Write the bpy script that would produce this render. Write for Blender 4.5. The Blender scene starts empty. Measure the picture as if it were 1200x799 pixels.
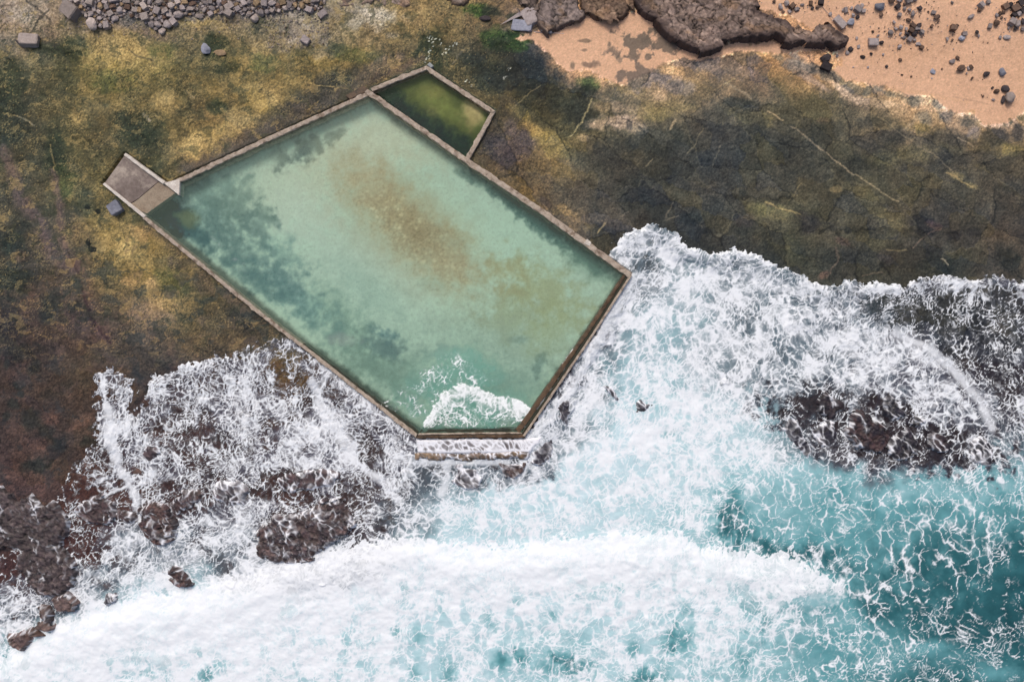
import bpy, bmesh, math, random
import numpy as np
from mathutils import Vector, noise as mnoise
random.seed(7)
rng = np.random.default_rng(11)
scene = bpy.context.scene
COL = scene.collection
CAM_H = 80.0

# ---------------------------------------------------------------- plan: u,v = metres*10 on the ground plan (u east, v south)
def W(u, v, z=0.0):
    k = (CAM_H - z) / CAM_H
    return ((u - 600.0) / 10.0 * k, (399.5 - v) / 10.0 * k, z)

def lin(c):
    c = np.asarray(c, dtype=np.float64) / 255.0
    return np.where(c <= 0.04045, c / 12.92, ((c + 0.055) / 1.055) ** 2.4)

def sm(a, b, x):
    t = np.clip((x - a) / (b - a), 0, 1)
    return t * t * (3 - 2 * t)

# ---------------------------------------------------------------- numpy noise
_p = np.random.default_rng(3).permutation(256).astype(np.int32)
_g = np.stack([np.cos(np.arange(256) / 256 * 2 * np.pi), np.sin(np.arange(256) / 256 * 2 * np.pi)], 1).astype(np.float32)

def perlin(x, y, seed=0):
    x = np.asarray(x, np.float32) + seed * 17.31
    y = np.asarray(y, np.float32) - seed * 9.77
    xi = np.floor(x).astype(np.int32); yi = np.floor(y).astype(np.int32)
    fx = x - xi; fy = y - yi
    ux = fx * fx * fx * (fx * (fx * 6 - 15) + 10); uy = fy * fy * fy * (fy * (fy * 6 - 15) + 10)
    def gr(ix, iy, dx, dy):
        h = _p[(_p[ix & 255] + iy) & 255]
        g = _g[h]
        return g[..., 0] * dx + g[..., 1] * dy
    a = gr(xi, yi, fx, fy); b = gr(xi + 1, yi, fx - 1, fy)
    c = gr(xi, yi + 1, fx, fy - 1); d = gr(xi + 1, yi + 1, fx - 1, fy - 1)
    return ((a + ux * (b - a)) + uy * ((c + ux * (d - c)) - (a + ux * (b - a)))) * 1.5

def fbm(x, y, octs=4, seed=0, gain=0.5):
    s = 0; a = 1.0; t = 0
    for o in range(octs):
        s = s + a * perlin(x, y, seed + o * 5)
        t += a; a *= gain
        x, y = 1.6 * x + 1.2 * y, -1.2 * x + 1.6 * y
    return s / t * 1.4

def billow(x, y, octs=3, seed=0):
    s = 0; a = 1.0; t = 0
    for o in range(octs):
        s = s + a * (1 - np.abs(perlin(x, y, seed + o * 5)) * 1.6)
        t += a; a *= 0.5
        x, y = 1.6 * x + 1.2 * y, -1.2 * x + 1.6 * y
    return s / t

_r=np.random.default_rng(5).random((256,2)).astype(np.float32)
def worley(x,y,seed=0,ident=False):
    """F1,F2"""
    x=np.asarray(x,np.float32)+seed*13.7; y=np.asarray(y,np.float32)+seed*7.3
    xi=np.floor(x).astype(np.int32); yi=np.floor(y).astype(np.int32); fx=x-xi; fy=y-yi
    f1=np.full(x.shape,9.,np.float32); f2=f1.copy(); idv=np.zeros(x.shape,np.float32)
    for dx in (-1,0,1):
        for dy in (-1,0,1):
            h=_p[(_p[(xi+dx)&255]+yi+dy)&255]
            q=_r[h]
            d=np.sqrt((dx+q[...,0]-fx)**2+(dy+q[...,1]-fy)**2)
            m=d<f1
            f2=np.where(m,f1,np.minimum(f2,d)); f1=np.where(m,d,f1)
            if ident: idv=np.where(m,h/255.,idv)
    return (f1,f2,idv) if ident else (f1,f2)

def foamweb(u, v, dens, cell, ang=0., st=1., seed=0):
    """cover of a foam web, 0..1. u,v in decimetres; dens 0..1; cell 0 = fine lace, 1 = wide net"""
    u = np.asarray(u, np.float32); v = np.asarray(v, np.float32)
    wx = 9 * fbm(u / 45, v / 45, 2, 1 + seed) + 3.2 * fbm(u / 14, v / 14, 2, 2 + seed) + 1.1 * perlin(u / 5, v / 5, 3 + seed)
    wy = 9 * fbm(u / 45, v / 45, 2, 4 + seed) + 3.2 * fbm(u / 14, v / 14, 2, 5 + seed) + 1.1 * perlin(u / 5, v / 5, 6 + seed)
    ca, sa = math.cos(math.radians(ang)), math.sin(math.radians(ang))
    x = u + wx; y = v + wy
    Xr = (x * ca + y * sa) / st; Yr = (-x * sa + y * ca) * st ** .5
    n1 = fbm(Xr / 16, Yr / 16, 4, 7 + seed); n2 = fbm(Xr / 6, Yr / 6, 3, 8 + seed); n3 = fbm(u / 50, v / 50, 3, 9 + seed)
    cov = np.clip(dens + .30 * n1 + .12 * n2 + .16 * n3, 0, 1.1)
    rest = 1.0
    size = (31, 14.5, 7.6)
    ww = (sm(.4, .9, cell), sm(0, .5, cell) * (1 - .35 * sm(.6, 1, cell)), 1 - .8 * sm(.3, .9, cell))
    for i, (sz, w) in enumerate(zip(size, ww)):
        f1, f2 = worley(Xr / sz, Yr / sz, i + seed)
        e = f2 - f1
        core = np.exp(-(e * sz / 1.25) ** 2)
        spread = np.exp(-e / np.maximum(.02, .60 * cov ** 2.2))
        fade = sm(-.35, .25, fbm(Xr / 18, Yr / 18, 3, 20 + i + seed) + (cov - .45) * 1.2)
        rest = rest * (1 - np.clip(core * .85 * fade + spread * cov * .92, 0, 1) * w)
    f = (1 - rest) * sm(.02, .3, cov)
    return 1 - (1 - f) * (1 - .9 * sm(.74, 1.06, cov + .1 * n2))

def polysdf(P, U, V):
    """distance to a polygon, positive inside"""
    P = np.asarray(P, np.float32); n = len(P)
    d2 = np.full(U.shape, 1e12, np.float32); ins = np.zeros(U.shape, bool)
    for i in range(n):
        ax, ay = P[i]; bx, by = P[(i + 1) % n]
        ex, ey = bx - ax, by - ay
        L = ex * ex + ey * ey + 1e-9
        t = np.clip(((U - ax) * ex + (V - ay) * ey) / L, 0, 1)
        d2 = np.minimum(d2, (U - ax - t * ex) ** 2 + (V - ay - t * ey) ** 2)
        if ay != by:
            ins ^= ((ay > V) != (by > V)) & (U < ex * (V - ay) / (by - ay) + ax)
    d = np.sqrt(d2)
    return np.where(ins, d, -d)

def linedist(P, U, V):
    d2 = np.full(U.shape, 1e12, np.float32); tt = np.zeros(U.shape, np.float32)
    n = len(P) - 1
    for i in range(n):
        ax, ay = P[i]; bx, by = P[i + 1]
        ex, ey = bx - ax, by - ay
        L = ex * ex + ey * ey + 1e-9
        t = np.clip(((U - ax) * ex + (V - ay) * ey) / L, 0, 1)
        q = (U - ax - t * ex) ** 2 + (V - ay - t * ey) ** 2
        m = q < d2
        d2 = np.where(m, q, d2); tt = np.where(m, (i + t) / n, tt)
    return np.sqrt(d2), tt

def gridsample(G, u, v, u0=25., v0=25., st=50.):
    """smooth interpolation of a coarse table"""
    G = np.asarray(G, np.float32)
    if G.ndim == 2: G = G[..., None]
    H, Wd = G.shape[:2]
    x = np.clip((u - u0) / st, 0, Wd - 1.001); y = np.clip((v - v0) / st, 0, H - 1.001)
    xi = np.floor(x).astype(np.int32); yi = np.floor(y).astype(np.int32)
    fx = (x - xi)[..., None]; fy = (y - yi)[..., None]
    a = G[yi, xi] * (1 - fx) + G[yi, xi + 1] * fx
    b = G[yi + 1, xi] * (1 - fx) + G[yi + 1, xi + 1] * fx
    r = a * (1 - fy) + b * fy
    return r[..., 0] if r.shape[-1] == 1 else r

# ---------------------------------------------------------------- the plan grid
ST = 0.1
fx_ = np.arange(-62.5, 62.51, ST); fy_ = np.arange(-42.5, 42.51, ST)
out = np.concatenate([np.arange(.4, 20.1, .4), [24, 32, 46, 70, 120, 240, 420]])
xs = np.concatenate([-62.5 - out[::-1], fx_, 62.5 + out]).astype(np.float32)
ys = np.concatenate([-42.5 - out[::-1], fy_, 42.5 + out]).astype(np.float32)
X, Y = np.meshgrid(xs, ys)
U0 = X * 10 + 600; V0 = 399.5 - Y * 10
NO = len(out)

N_big = fbm(U0 / 60, V0 / 60, 5, 1)
N_mid = fbm(U0 / 18, V0 / 18, 5, 2)
N_fine = fbm(U0 / 5, V0 / 5, 4, 3)
N_b2 = fbm(U0 / 45, V0 / 45, 5, 4)
N_m2 = fbm(U0 / 12, V0 / 12, 4, 5)

POOL = [(207, 212), (430, 110), (737, 321), (611, 508), (491, 508), (440, 468), (353, 402), (170, 251)]
WADE = [(437, 105), (500, 80), (577, 131), (546, 185)]
SEA = [(712, 318), (713, 300), (722, 285), (740, 270), (765, 262), (790, 270), (806, 289), (830, 297), (860, 292), (885, 298), (910, 310), (935, 320), (965, 335),
       (985, 335), (995, 325), (1010, 333), (1030, 331), (1055, 334), (1075, 326), (1110, 322), (1140, 328), (1170, 322), (1200, 330), (1400, 330), (5400, 330), (5400, 5400), (-4400, 5400), (-4400, 800), (-300, 720),
       (0, 655), (30, 628), (62, 600), (75, 570), (92, 545), (112, 520), (113, 480), (113, 440), (125, 432), (145, 436), (155, 455), (148, 478), (160, 492), (172, 462), (182, 440),
       (200, 433), (215, 427), (235, 422), (255, 416), (280, 414), (300, 404), (330, 398), (352, 400), (440, 470), (490, 512), (613, 512), (700, 385)]
SAND2 = [(860, -20), (885, 12), (925, 18), (945, 32), (975, 45), (985, 75), (975, 82), (990, 95), (1015, 98), (1045, 105), (1060, 112), (1092, 113), (1105, 125), (1118, 133), (1140, 133), (1152, 148),
         (1182, 145), (1200, 132), (1330, 110), (4400, 60), (4400, -4500), (860, -4500)]
SAND1 = [(600, 46), (640, 34), (660, 28), (685, 14), (700, 20), (735, 16), (745, 12), (767, 25), (790, 45), (812, 58), (850, 50), (935, 46), (985, 50), (990, 62), (940, 60), (915, 64), (880, 60), (862, 62), (845, 66), (822, 72), (800, 68), (778, 75),
         (765, 85), (740, 95), (730, 100), (705, 92), (690, 82), (665, 85), (652, 75), (640, 60), (625, 50)]

# large forms of the land, metres
beach = polysdf(SAND2, U0, V0)
zl = 0.9 * sm(0, 130, beach) + 0.55 * sm(60, -10, V0) * sm(620, 380, U0) + 0.25 * sm(60, 0, V0)
zl = zl.astype(np.float32)
U = 600 + (U0 - 600) * CAM_H / (CAM_H - zl); V = 399.5 + (V0 - 399.5) * CAM_H / (CAM_H - zl)
warpU = U + 16 * N_big + 7 * N_mid + 2 * N_fine; warpV = V + 16 * N_b2 + 7 * N_m2 + 2 * N_fine[::-1, :]

# colour table of the rock platform, one entry per five metres
T = np.array([
 # row y=25
 [(150,132,118),(148,130,112),(125,108,96),(120,106,92),(132,116,92),(138,120,95),(132,120,100),(150,136,115),(145,128,105),(130,108,75),(125,105,75),(118,95,65),(140,120,105),(195,152,112),(212,165,122),(120,100,90),(105,90,82),(105,88,72),(165,128,98),(205,160,120),(190,148,115),(215,170,128),(220,172,130),(205,165,128)],
 [(95,85,65),(70,64,42),(140,120,75),(115,102,62),(85,75,50),(108,92,58),(125,105,66),(112,94,58),(100,82,52),(80,68,50),(68,60,45),(45,45,32),(45,45,34),(185,145,105),(205,160,118),(125,105,82),(140,115,85),(120,95,72),(140,110,85),(200,155,115),(220,172,128),(222,175,132),(220,172,130),(218,172,132)],
 [(62,55,42),(88,76,50),(100,84,54),(95,80,50),(92,76,50),(112,92,58),(135,112,68),(80,66,48),(60,52,42),(70,60,46),(70,60,46),(82,68,46),(62,56,38),(50,50,36),(105,92,62),(125,105,72),(88,76,54),(80,70,50),(86,76,52),(90,78,52),(125,104,76),(190,148,108),(205,162,120),(212,168,128)],
 [(64,56,44),(64,58,38),(82,70,46),(56,52,36),(110,90,58),(112,92,68),(90,74,56),(90,74,56),(80,70,50),(80,70,50),(80,70,50),(86,70,56),(104,86,56),(118,98,58),(85,72,48),(66,60,46),(60,56,44),(64,60,44),(68,62,46),(68,62,44),(78,68,46),(88,76,48),(76,66,46),(92,76,50)],
 [(76,66,52),(75,68,46),(112,96,62),(70,64,46),(100,84,64),(100,84,64),(100,84,64),(100,84,64),(90,76,56),(90,76,56),(90,76,56),(90,76,56),(100,82,55),(80,68,48),(68,60,46),(60,56,44),(64,58,44),(66,60,46),(74,66,46),(72,64,46),(80,72,48),(76,66,46),(68,60,44),(78,66,46)],
 [(56,50,42),(84,70,58),(112,94,58),(122,102,66),(100,84,60),(100,84,60),(90,76,56),(90,76,56),(90,76,56),(90,76,56),(90,76,56),(90,76,56),(90,76,56),(90,74,50),(74,62,46),(56,52,42),(58,54,42),(68,62,45),(76,70,44),(70,62,44),(76,66,44),(60,52,42),(60,52,42),(74,60,46)],
 [(54,46,40),(78,64,54),(100,84,54),(114,94,56),(90,76,54),(80,66,50),(80,66,50),(80,66,50),(90,76,56),(90,76,56),(90,76,56),(90,76,56),(90,76,56),(80,66,50),(62,58,48),(58,54,46),(56,52,44),(56,52,44),(58,56,44),(56,52,42),(56,52,42),(54,50,42),(60,56,42),(68,58,46)],
 [(58,48,44),(80,64,56),(78,64,54),(114,97,78),(102,86,58),(78,64,48),(84,68,52),(74,62,52),(70,60,50),(70,60,50),(70,60,50),(70,60,50),(70,60,50),(66,58,50),(62,56,50),(58,54,48),(56,52,46),(56,52,46),(56,52,46),(56,54,44),(54,52,42),(56,52,44),(54,50,44),(56,50,44)],
 [(62,50,44),(76,64,52),(84,70,54),(78,66,54),(84,68,55),(88,72,56),(100,84,56),(96,80,54),(80,66,54),(70,60,50),(70,60,50),(70,60,50),(70,60,50),(64,56,52),(62,56,52),(58,54,50),(54,50,46),(54,50,46),(50,46,44),(52,48,44),(54,50,42),(54,50,44),(52,48,44),(52,48,44)],
 [(66,54,46),(66,54,46),(70,58,48),(74,60,52),(76,62,54),(74,60,52),(80,66,52),(74,62,52),(70,58,50),(66,58,52),(64,56,50),(64,56,50),(60,54,50),(58,52,50),(58,52,50),(54,50,48),(50,46,46),(48,44,44),(50,42,42),(54,44,42),(52,44,42),(50,44,42),(48,44,42),(50,46,44)],
 [(78,60,50),(64,54,46),(72,58,50),(76,58,52),(76,60,54),(70,58,52),(72,58,52),(66,58,52),(64,56,52),(62,54,50),(60,54,50),(74,58,48),(64,56,52),(58,52,50),(56,50,50),(54,50,48),(50,46,46),(48,44,44),(52,44,42),(56,46,42),(52,44,42),(48,42,42),(48,44,42),(50,46,44)],
 [(84,64,54),(80,62,52),(78,60,52),(78,60,54),(74,58,52),(66,56,52),(70,56,50),(66,56,52),(62,54,52),(60,52,50),(58,52,50),(60,52,50),(58,52,52),(50,60,60),(50,60,60),(50,60,60),(50,60,60),(50,60,60),(50,60,60),(50,60,60),(50,60,60),(50,60,60),(50,60,60),(50,60,60)],
 [(82,64,58),(80,62,56),(74,58,54),(80,62,54),(76,58,52),(68,56,54),(78,62,56),(78,62,56),(66,56,54),(56,60,60),(50,60,60),(50,60,60),(50,60,60),(50,60,60),(50,60,60),(50,60,60),(50,60,60),(50,60,60),(50,60,60),(50,60,60),(50,60,60),(50,60,60),(50,60,60),(50,60,60)],
], np.float32)
C = gridsample(T, warpU, warpV)            # 0..255 display-like, made linear below
EX = 1.0

def win(cx, cy, r):
    """index window round a plan point"""
    i0 = np.searchsorted(xs, (cx - r - 600) / 10 * 1.02 if cx - r < 600 else (cx - r - 600) / 10 * .96)
    i1 = np.searchsorted(xs, (cx + r - 600) / 10 * 1.02 if cx + r > 600 else (cx + r - 600) / 10 * .96)
    j0 = np.searchsorted(ys, (399.5 - cy - r) / 10 * 1.02 if cy + r > 399 else (399.5 - cy - r) / 10 * .96)
    j1 = np.searchsorted(ys, (399.5 - cy + r) / 10 * 1.02 if cy - r < 399 else (399.5 - cy + r) / 10 * .96)
    return slice(max(j0, 0), max(j1, 1)), slice(max(i0, 0), max(i1, 1))

def blob(col, cx, cy, rx, ry, ang=0., op=.8, soft=.5, nz=.45, arr=None, fine=.18):
    arr = C if arr is None else arr
    s = win(cx, cy, max(rx, ry) * 1.9 + 6)
    u = U[s] - cx; v = V[s] - cy
    a = math.radians(ang); ca, sa = math.cos(a), math.sin(a)
    p = (u * ca + v * sa) / rx; q = (-u * sa + v * ca) / ry
    d = np.sqrt(p * p + q * q) + nz * (N_mid[s] + .5 * N_m2[s]) + fine * N_fine[s]
    w = op * sm(1 + soft * .5, 1 - soft, d)
    if arr.ndim == 3:
        arr[s] = arr[s] * (1 - w[..., None]) + np.asarray(col, np.float32) * w[..., None]
    else:
        arr[s] = arr[s] * (1 - w) + col * w

def stroke(col, pts, wd, op=.8, nz=2.0, arr=None, soft=.8, taper=False):
    arr = C if arr is None else arr
    P = np.array(pts, float); c = P.mean(0); r = np.abs(P - c).max() + wd * 2 + 8
    s = win(c[0], c[1], r)
    d, t = linedist(pts, U[s] + nz * N_m2[s] + nz * .6 * N_fine[s], V[s] + nz * N_mid[s])
    w_ = wd * (1 + .5 * N_mid[s])
    if taper: w_ = w_ * (1 - .6 * t)
    w = op * sm(w_ * (1 + soft), w_ * (1 - soft) * .5, d)
    if arr.ndim == 3:
        arr[s] = arr[s] * (1 - w[..., None]) + np.asarray(col, np.float32) * w[..., None]
    else:
        arr[s] = arr[s] * (1 - w) + col * w

DG = (40, 42, 28); DG2 = (42, 44, 38); GR = (72, 76, 40); GR2 = (52, 72, 28); OC = (168, 144, 98); TAN = (178, 146, 102); PU = (98, 82, 78); GY = (150, 138, 126); PALE = (168, 156, 140)
# mosses, weeds, pale rock and stains
for b in [
 (DG,78,56,42,13,0,.85),(DG,8,100,24,34,0,.8),(DG2,10,150,20,30,0,.8),(DG,160,152,30,24,30,.75),(DG,66,180,15,26,0,.8),(DG,252,126,14,11,0,.8),(DG,250,52,16,16,0,.9),(DG,266,78,24,9,0,.7),
 (DG,508,66,20,30,0,.9),(DG,490,66,12,10,0,.6),(GR2,560,12,18,9,15,.9),(DG,577,14,14,8,15,.8),(GR2,586,46,26,15,0,.8),(DG,592,54,22,12,0,.6),(DG2,615,85,36,27,20,.9),(DG2,560,72,20,10,20,.7),(DG2,575,95,26,15,20,.7),(GR2,688,98,14,9,0,.7),(DG,682,108,16,10,0,.8),(DG2,680,132,26,22,30,.8),
 (DG2,640,110,26,20,0,.6),(DG,602,22,10,8,0,.8),(GR2,606,50,14,12,0,.7),
 (OC,140,52,30,18,0,.8),(OC,110,55,12,16,0,.6),(OC,165,75,26,10,20,.5),(GR,190,58,18,9,0,.5),(GR,130,95,26,14,0,.5),(OC,92,135,12,10,0,.5),(OC,195,120,20,12,0,.5),(OC,225,25,34,8,0,.6),(OC,240,165,50,16,-24,.7),(OC,280,140,20,14,0,.7),(OC,312,110,26,18,0,.6),(GR,310,75,22,12,0,.5),(GR,420,65,24,10,0,.5),(GR,400,58,18,8,0,.4),
 ((124,114,110),220,8,170,16,0,.9,.4),((124,114,110),150,20,40,12,20,.8,.4),(PU,180,40,26,7,15,.6),(PU,112,22,20,14,0,.5),(PU,60,45,20,10,30,.5),(GY,30,14,26,14,0,.6),
 (PALE,435,20,36,14,5,.9),(PALE,415,26,14,8,0,.8),(GY,355,42,34,18,10,.8),(GY,325,48,20,14,0,.6),(GY,345,20,26,14,0,.5),(GY,375,62,16,8,0,.4),(GY,458,42,8,5,0,.5),
 (PU,440,80,40,10,-25,.5),((58,52,46),385,98,46,14,-25,.7),((52,48,42),360,118,40,9,-25,.6),((60,50,44),330,130,30,9,-25,.5),
 ((120,98,64),320,45,20,10,0,.4),
 (TAN,165,272,16,12,20,.7),(TAN,150,330,12,6,0,.6),(TAN,180,330,12,8,0,.7),(OC,135,285,30,22,20,.55),(OC,158,300,26,14,30,.5),(GR,200,330,24,16,40,.45),(GR,75,215,14,24,0,.5),((150,128,108),175,368,30,14,25,.6),(OC,190,352,30,10,25,.4),
 ((80,66,58),205,308,14,9,30,.7),((76,64,58),238,332,18,10,40,.6),((58,50,44),285,372,26,14,35,.6),(DG2,100,240,14,18,0,.5),(DG,145,235,18,8,0,.5),
 ((20,18,14),107,293,6,4,10,.95,.25),((20,18,14),103,284,3,4,10,.9,.3),((24,22,18),102,242,3.5,3.5,0,.9,.3),((24,22,18),114,248,3.5,3.5,0,.9,.3),((30,24,20),220,302,5,4,0,.8),
 (DG2,16,285,16,16,0,.8),(DG2,14,330,24,22,0,.85),((44,46,40),56,362,16,18,0,.8),((44,46,40),85,360,12,7,-20,.6),((44,42,40),18,388,24,16,0,.6),((96,72,60),35,355,14,22,0,.6),((110,84,66),22,300,9,9,0,.5),
 (DG2,22,412,24,12,0,.7),(DG2,40,430,14,7,-40,.7),(DG2,7,425,4,8,0,.7),(DG2,22,451,8,6,0,.85),(DG2,24,462,6,5,0,.8),(DG2,16,473,10,6,20,.8),(DG2,7,488,6,7,0,.7),(DG2,38,492,16,14,0,.75),(DG2,55,505,14,9,0,.7),(DG2,67,519,12,11,0,.85),(DG2,104,518,10,9,0,.8),(DG2,42,546,19,10,-10,.85),(DG2,110,503,8,5,0,.6),(DG2,70,455,22,8,-20,.35),(DG2,185,452,16,9,-25,.8),(DG2,90,545,9,9,0,.6),
 ((96,70,58),60,490,14,10,0,.5),((100,74,60),95,495,18,8,-30,.5),((95,70,58),40,520,20,8,0,.5),((94,70,60),30,575,30,16,0,.4),((70,60,44),110,440,30,20,0,.4),((94,76,54),240,405,30,12,0,.5),
 ((132,112,62),335,428,18,22,0,.8),((132,112,62),355,445,10,14,0,.8),((110,92,54),300,450,16,12,0,.5),
 # platform beyond the pool
 ((88,74,68),612,165,18,22,40,.8),((84,70,62),590,180,26,16,40,.7),((86,72,66),600,150,10,10,0,.6),((150,130,74),645,165,26,12,30,.7),((160,135,85),625,150,16,7,30,.6),((140,122,70),610,132,16,7,30,.5),((176,150,108),684,162,8,6,0,.7),((140,122,70),655,178,18,9,0,.5),
 ((190,160,128),722,143,30,9,-5,.9),((170,146,112),745,150,14,8,0,.8),((150,128,96),715,125,26,8,5,.7),((140,124,70),770,135,22,9,0,.6),((60,52,46),738,146,4,9,0,.6),
 ((112,100,90),750,92,24,17,0,.85),((108,98,84),745,52,20,16,0,.8),((110,98,86),775,48,18,14,40,.75),((115,102,90),718,60,9,7,0,.7),((112,100,88),758,66,5,6,0,.8),((110,100,88),727,72,4,5,0,.6),((185,150,112),788,85,18,8,20,.8),((185,150,112),775,110,10,14,30,.6),((112,100,92),800,72,30,8,15,.7),((108,96,86),850,78,40,15,5,.8),((104,92,82),875,68,22,12,0,.7),((106,96,88),795,103,22,10,0,.7),((190,155,116),840,58,14,6,0,.7),((200,160,120),895,62,9,6,0,.7),
 ((112,100,86),682,75,12,4,0,.6),((120,104,88),688,50,7,3,0,.7),((120,104,88),686,60,4,2,0,.6),((110,98,84),675,77,5,5,0,.6),((110,98,84),693,78,8,4,0,.5),
 ((48,50,38),690,190,30,16,20,.3),((54,50,40),720,180,26,20,0,.7),((50,50,40),775,165,40,20,0,.5),((52,50,42),800,190,50,16,0,.5),((46,46,38),866,120,24,7,5,.7),((112,98,56),780,125,30,8,0,.4),((112,100,58),880,138,30,10,10,.5),((54,50,42),830,150,20,16,0,.4),((54,54,40),740,230,30,20,0,.3),
 ((120,98,62),670,258,30,10,35,.7),((130,106,66),660,245,12,6,35,.6),((60,48,40),640,238,10,5,35,.6),((140,120,78),690,268,8,5,0,.4),((46,44,38),710,275,20,14,0,.6),((46,44,38),770,215,26,10,-30,.5),((46,48,40),812,255,18,8,-10,.6),((40,40,34),870,226,6,5,0,.7),((104,94,60),890,245,18,12,0,.7),((112,104,60),905,248,26,9,15,.75),((84,66,56),872,258,14,8,0,.5),((92,82,54),912,262,26,14,10,.5),
 ((48,42,38),948,264,14,12,0,.85),((54,46,40),940,252,8,6,0,.6),((100,66,56),988,283,10,5,20,.55),((110,70,56),966,322,8,4,-30,.5),((56,46,42),1040,300,14,9,0,.5),((42,36,34),1084,266,17,12,20,.9),((38,34,32),1120,275,8,7,0,.8),((42,36,34),1143,272,9,5,0,.7),((96,66,56),1095,265,10,5,20,.5),((104,92,56),1045,262,18,16,0,.6),((96,86,54),1030,250,14,9,0,.4),((100,88,54),1010,285,40,10,0,.25),((36,36,30),1183,305,18,14,40,.8),((40,38,34),1175,290,14,12,0,.6),((96,76,54),1185,280,14,10,0,.4),((58,54,42),1150,255,10,20,0,.3),
 ((130,108,66),980,222,8,5,0,.7),((124,108,62),1120,206,12,6,20,.6),((120,104,60),1140,218,9,4,30,.6),((44,46,36),1105,310,24,14,0,.5),((46,46,38),990,300,30,12,0,.4),((46,46,38),960,300,40,14,0,.3),
 ((52,50,40),930,180,28,18,0,.5),((48,46,38),1005,195,26,14,0,.5),((56,52,40),970,155,24,12,0,.6),((48,46,38),1025,142,20,8,0,.6),((96,86,58),960,136,26,5,0,.5),((100,80,60),965,141,8,4,0,.7),((112,98,54),1040,185,28,10,0,.6),((108,94,52),1080,150,10,8,0,.6),((54,50,40),1045,160,22,10,0,.5),((110,96,54),1075,180,24,12,0,.5),((60,54,44),1105,160,22,12,0,.5),((50,46,40),1120,185,28,10,0,.5),((48,44,38),1165,160,16,14,0,.75),((46,42,36),1195,155,8,14,0,.7),((116,100,54),1185,175,14,8,0,.7),((60,52,44),1155,185,16,10,0,.5),((108,92,50),1150,145,10,6,0,.4),((48,40,32),1120,165,30,8,10,.5),
 # bare patches along the sand
 ((112,102,92),935,76,22,10,15,.9),((110,102,90),970,88,16,7,20,.8),((106,98,90),955,80,20,6,10,.8),((112,104,90),997,103,16,9,20,.85),((112,104,90),1017,106,5,7,30,.9),((112,104,90),1030,102,6,8,30,.9),((116,106,90),1042,110,9,4,10,.8),((110,102,88),1070,115,18,10,20,.9),((112,104,92),1100,123,9,7,0,.9),((112,104,92),1083,137,12,8,20,.8),((104,94,82),1107,137,12,7,20,.85),((106,96,82),1117,127,4,10,0,.8),((88,78,62),1136,143,14,9,0,.85),((122,110,104),1143,155,8,10,0,.7),((96,88,66),1180,143,8,6,0,.85),((90,82,60),1198,137,6,7,0,.85),((120,108,96),910,66,8,4,15,.7),((120,108,96),931,65,7,4,15,.7),((150,128,110),950,92,26,4,35,.8),((196,166,134),990,108,26,4,35,.8),((190,160,125),1005,117,18,5,15,.7),((180,150,118),1030,120,30,5,10,.6),
 ]:
    blob(*b)
# sand
for P, wob in ((SAND2, 5), (SAND1, 4)):
    d = polysdf(P, U, V) + wob * N_m2 + 2.2 * N_fine + 2 * N_mid
    w = sm(-1.5, 2.5, d)[..., None]
    gapm = 1.0
    keep = np.zeros_like(d)
    sandc = np.array([213, 171, 139], np.float32) + (N_big[..., None] * 5 + N_fine[..., None] * 5)
    sandc = sandc + np.array([5, 4, 4], np.float32) * sm(60, 140, d)[..., None]
    C = C * (1 - w) + sandc * w
# bare rock showing through the sand
for b in [((112,100,88),745,52,20,15,0,.9,.3,1.1),((110,98,86),775,46,18,13,40,.85,.3,1.1),((115,102,90),718,60,9,8,0,.8,.4,1.4),((112,100,88),758,66,5,7,0,.8,.4,1.4),((110,100,88),727,72,5,6,0,.6,.5,1.5),((115,100,84),686,48,9,2.4,0,.7,.4,.8),((120,104,88),685,59,5,2,0,.7,.4,.8),((110,98,84),671,77,3,5,0,.7),((112,96,84),688,76,12,4,0,.7,.5,.9),((112,100,90),750,90,24,15,0,.85,.35,1.1),
          ((196,156,116),1080,110,60,3,10,.2),((150,120,98),1140,118,26,1.2,12,.25),((185,140,100),1060,60,60,14,-10,.12)]:
    blob(*b)
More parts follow.
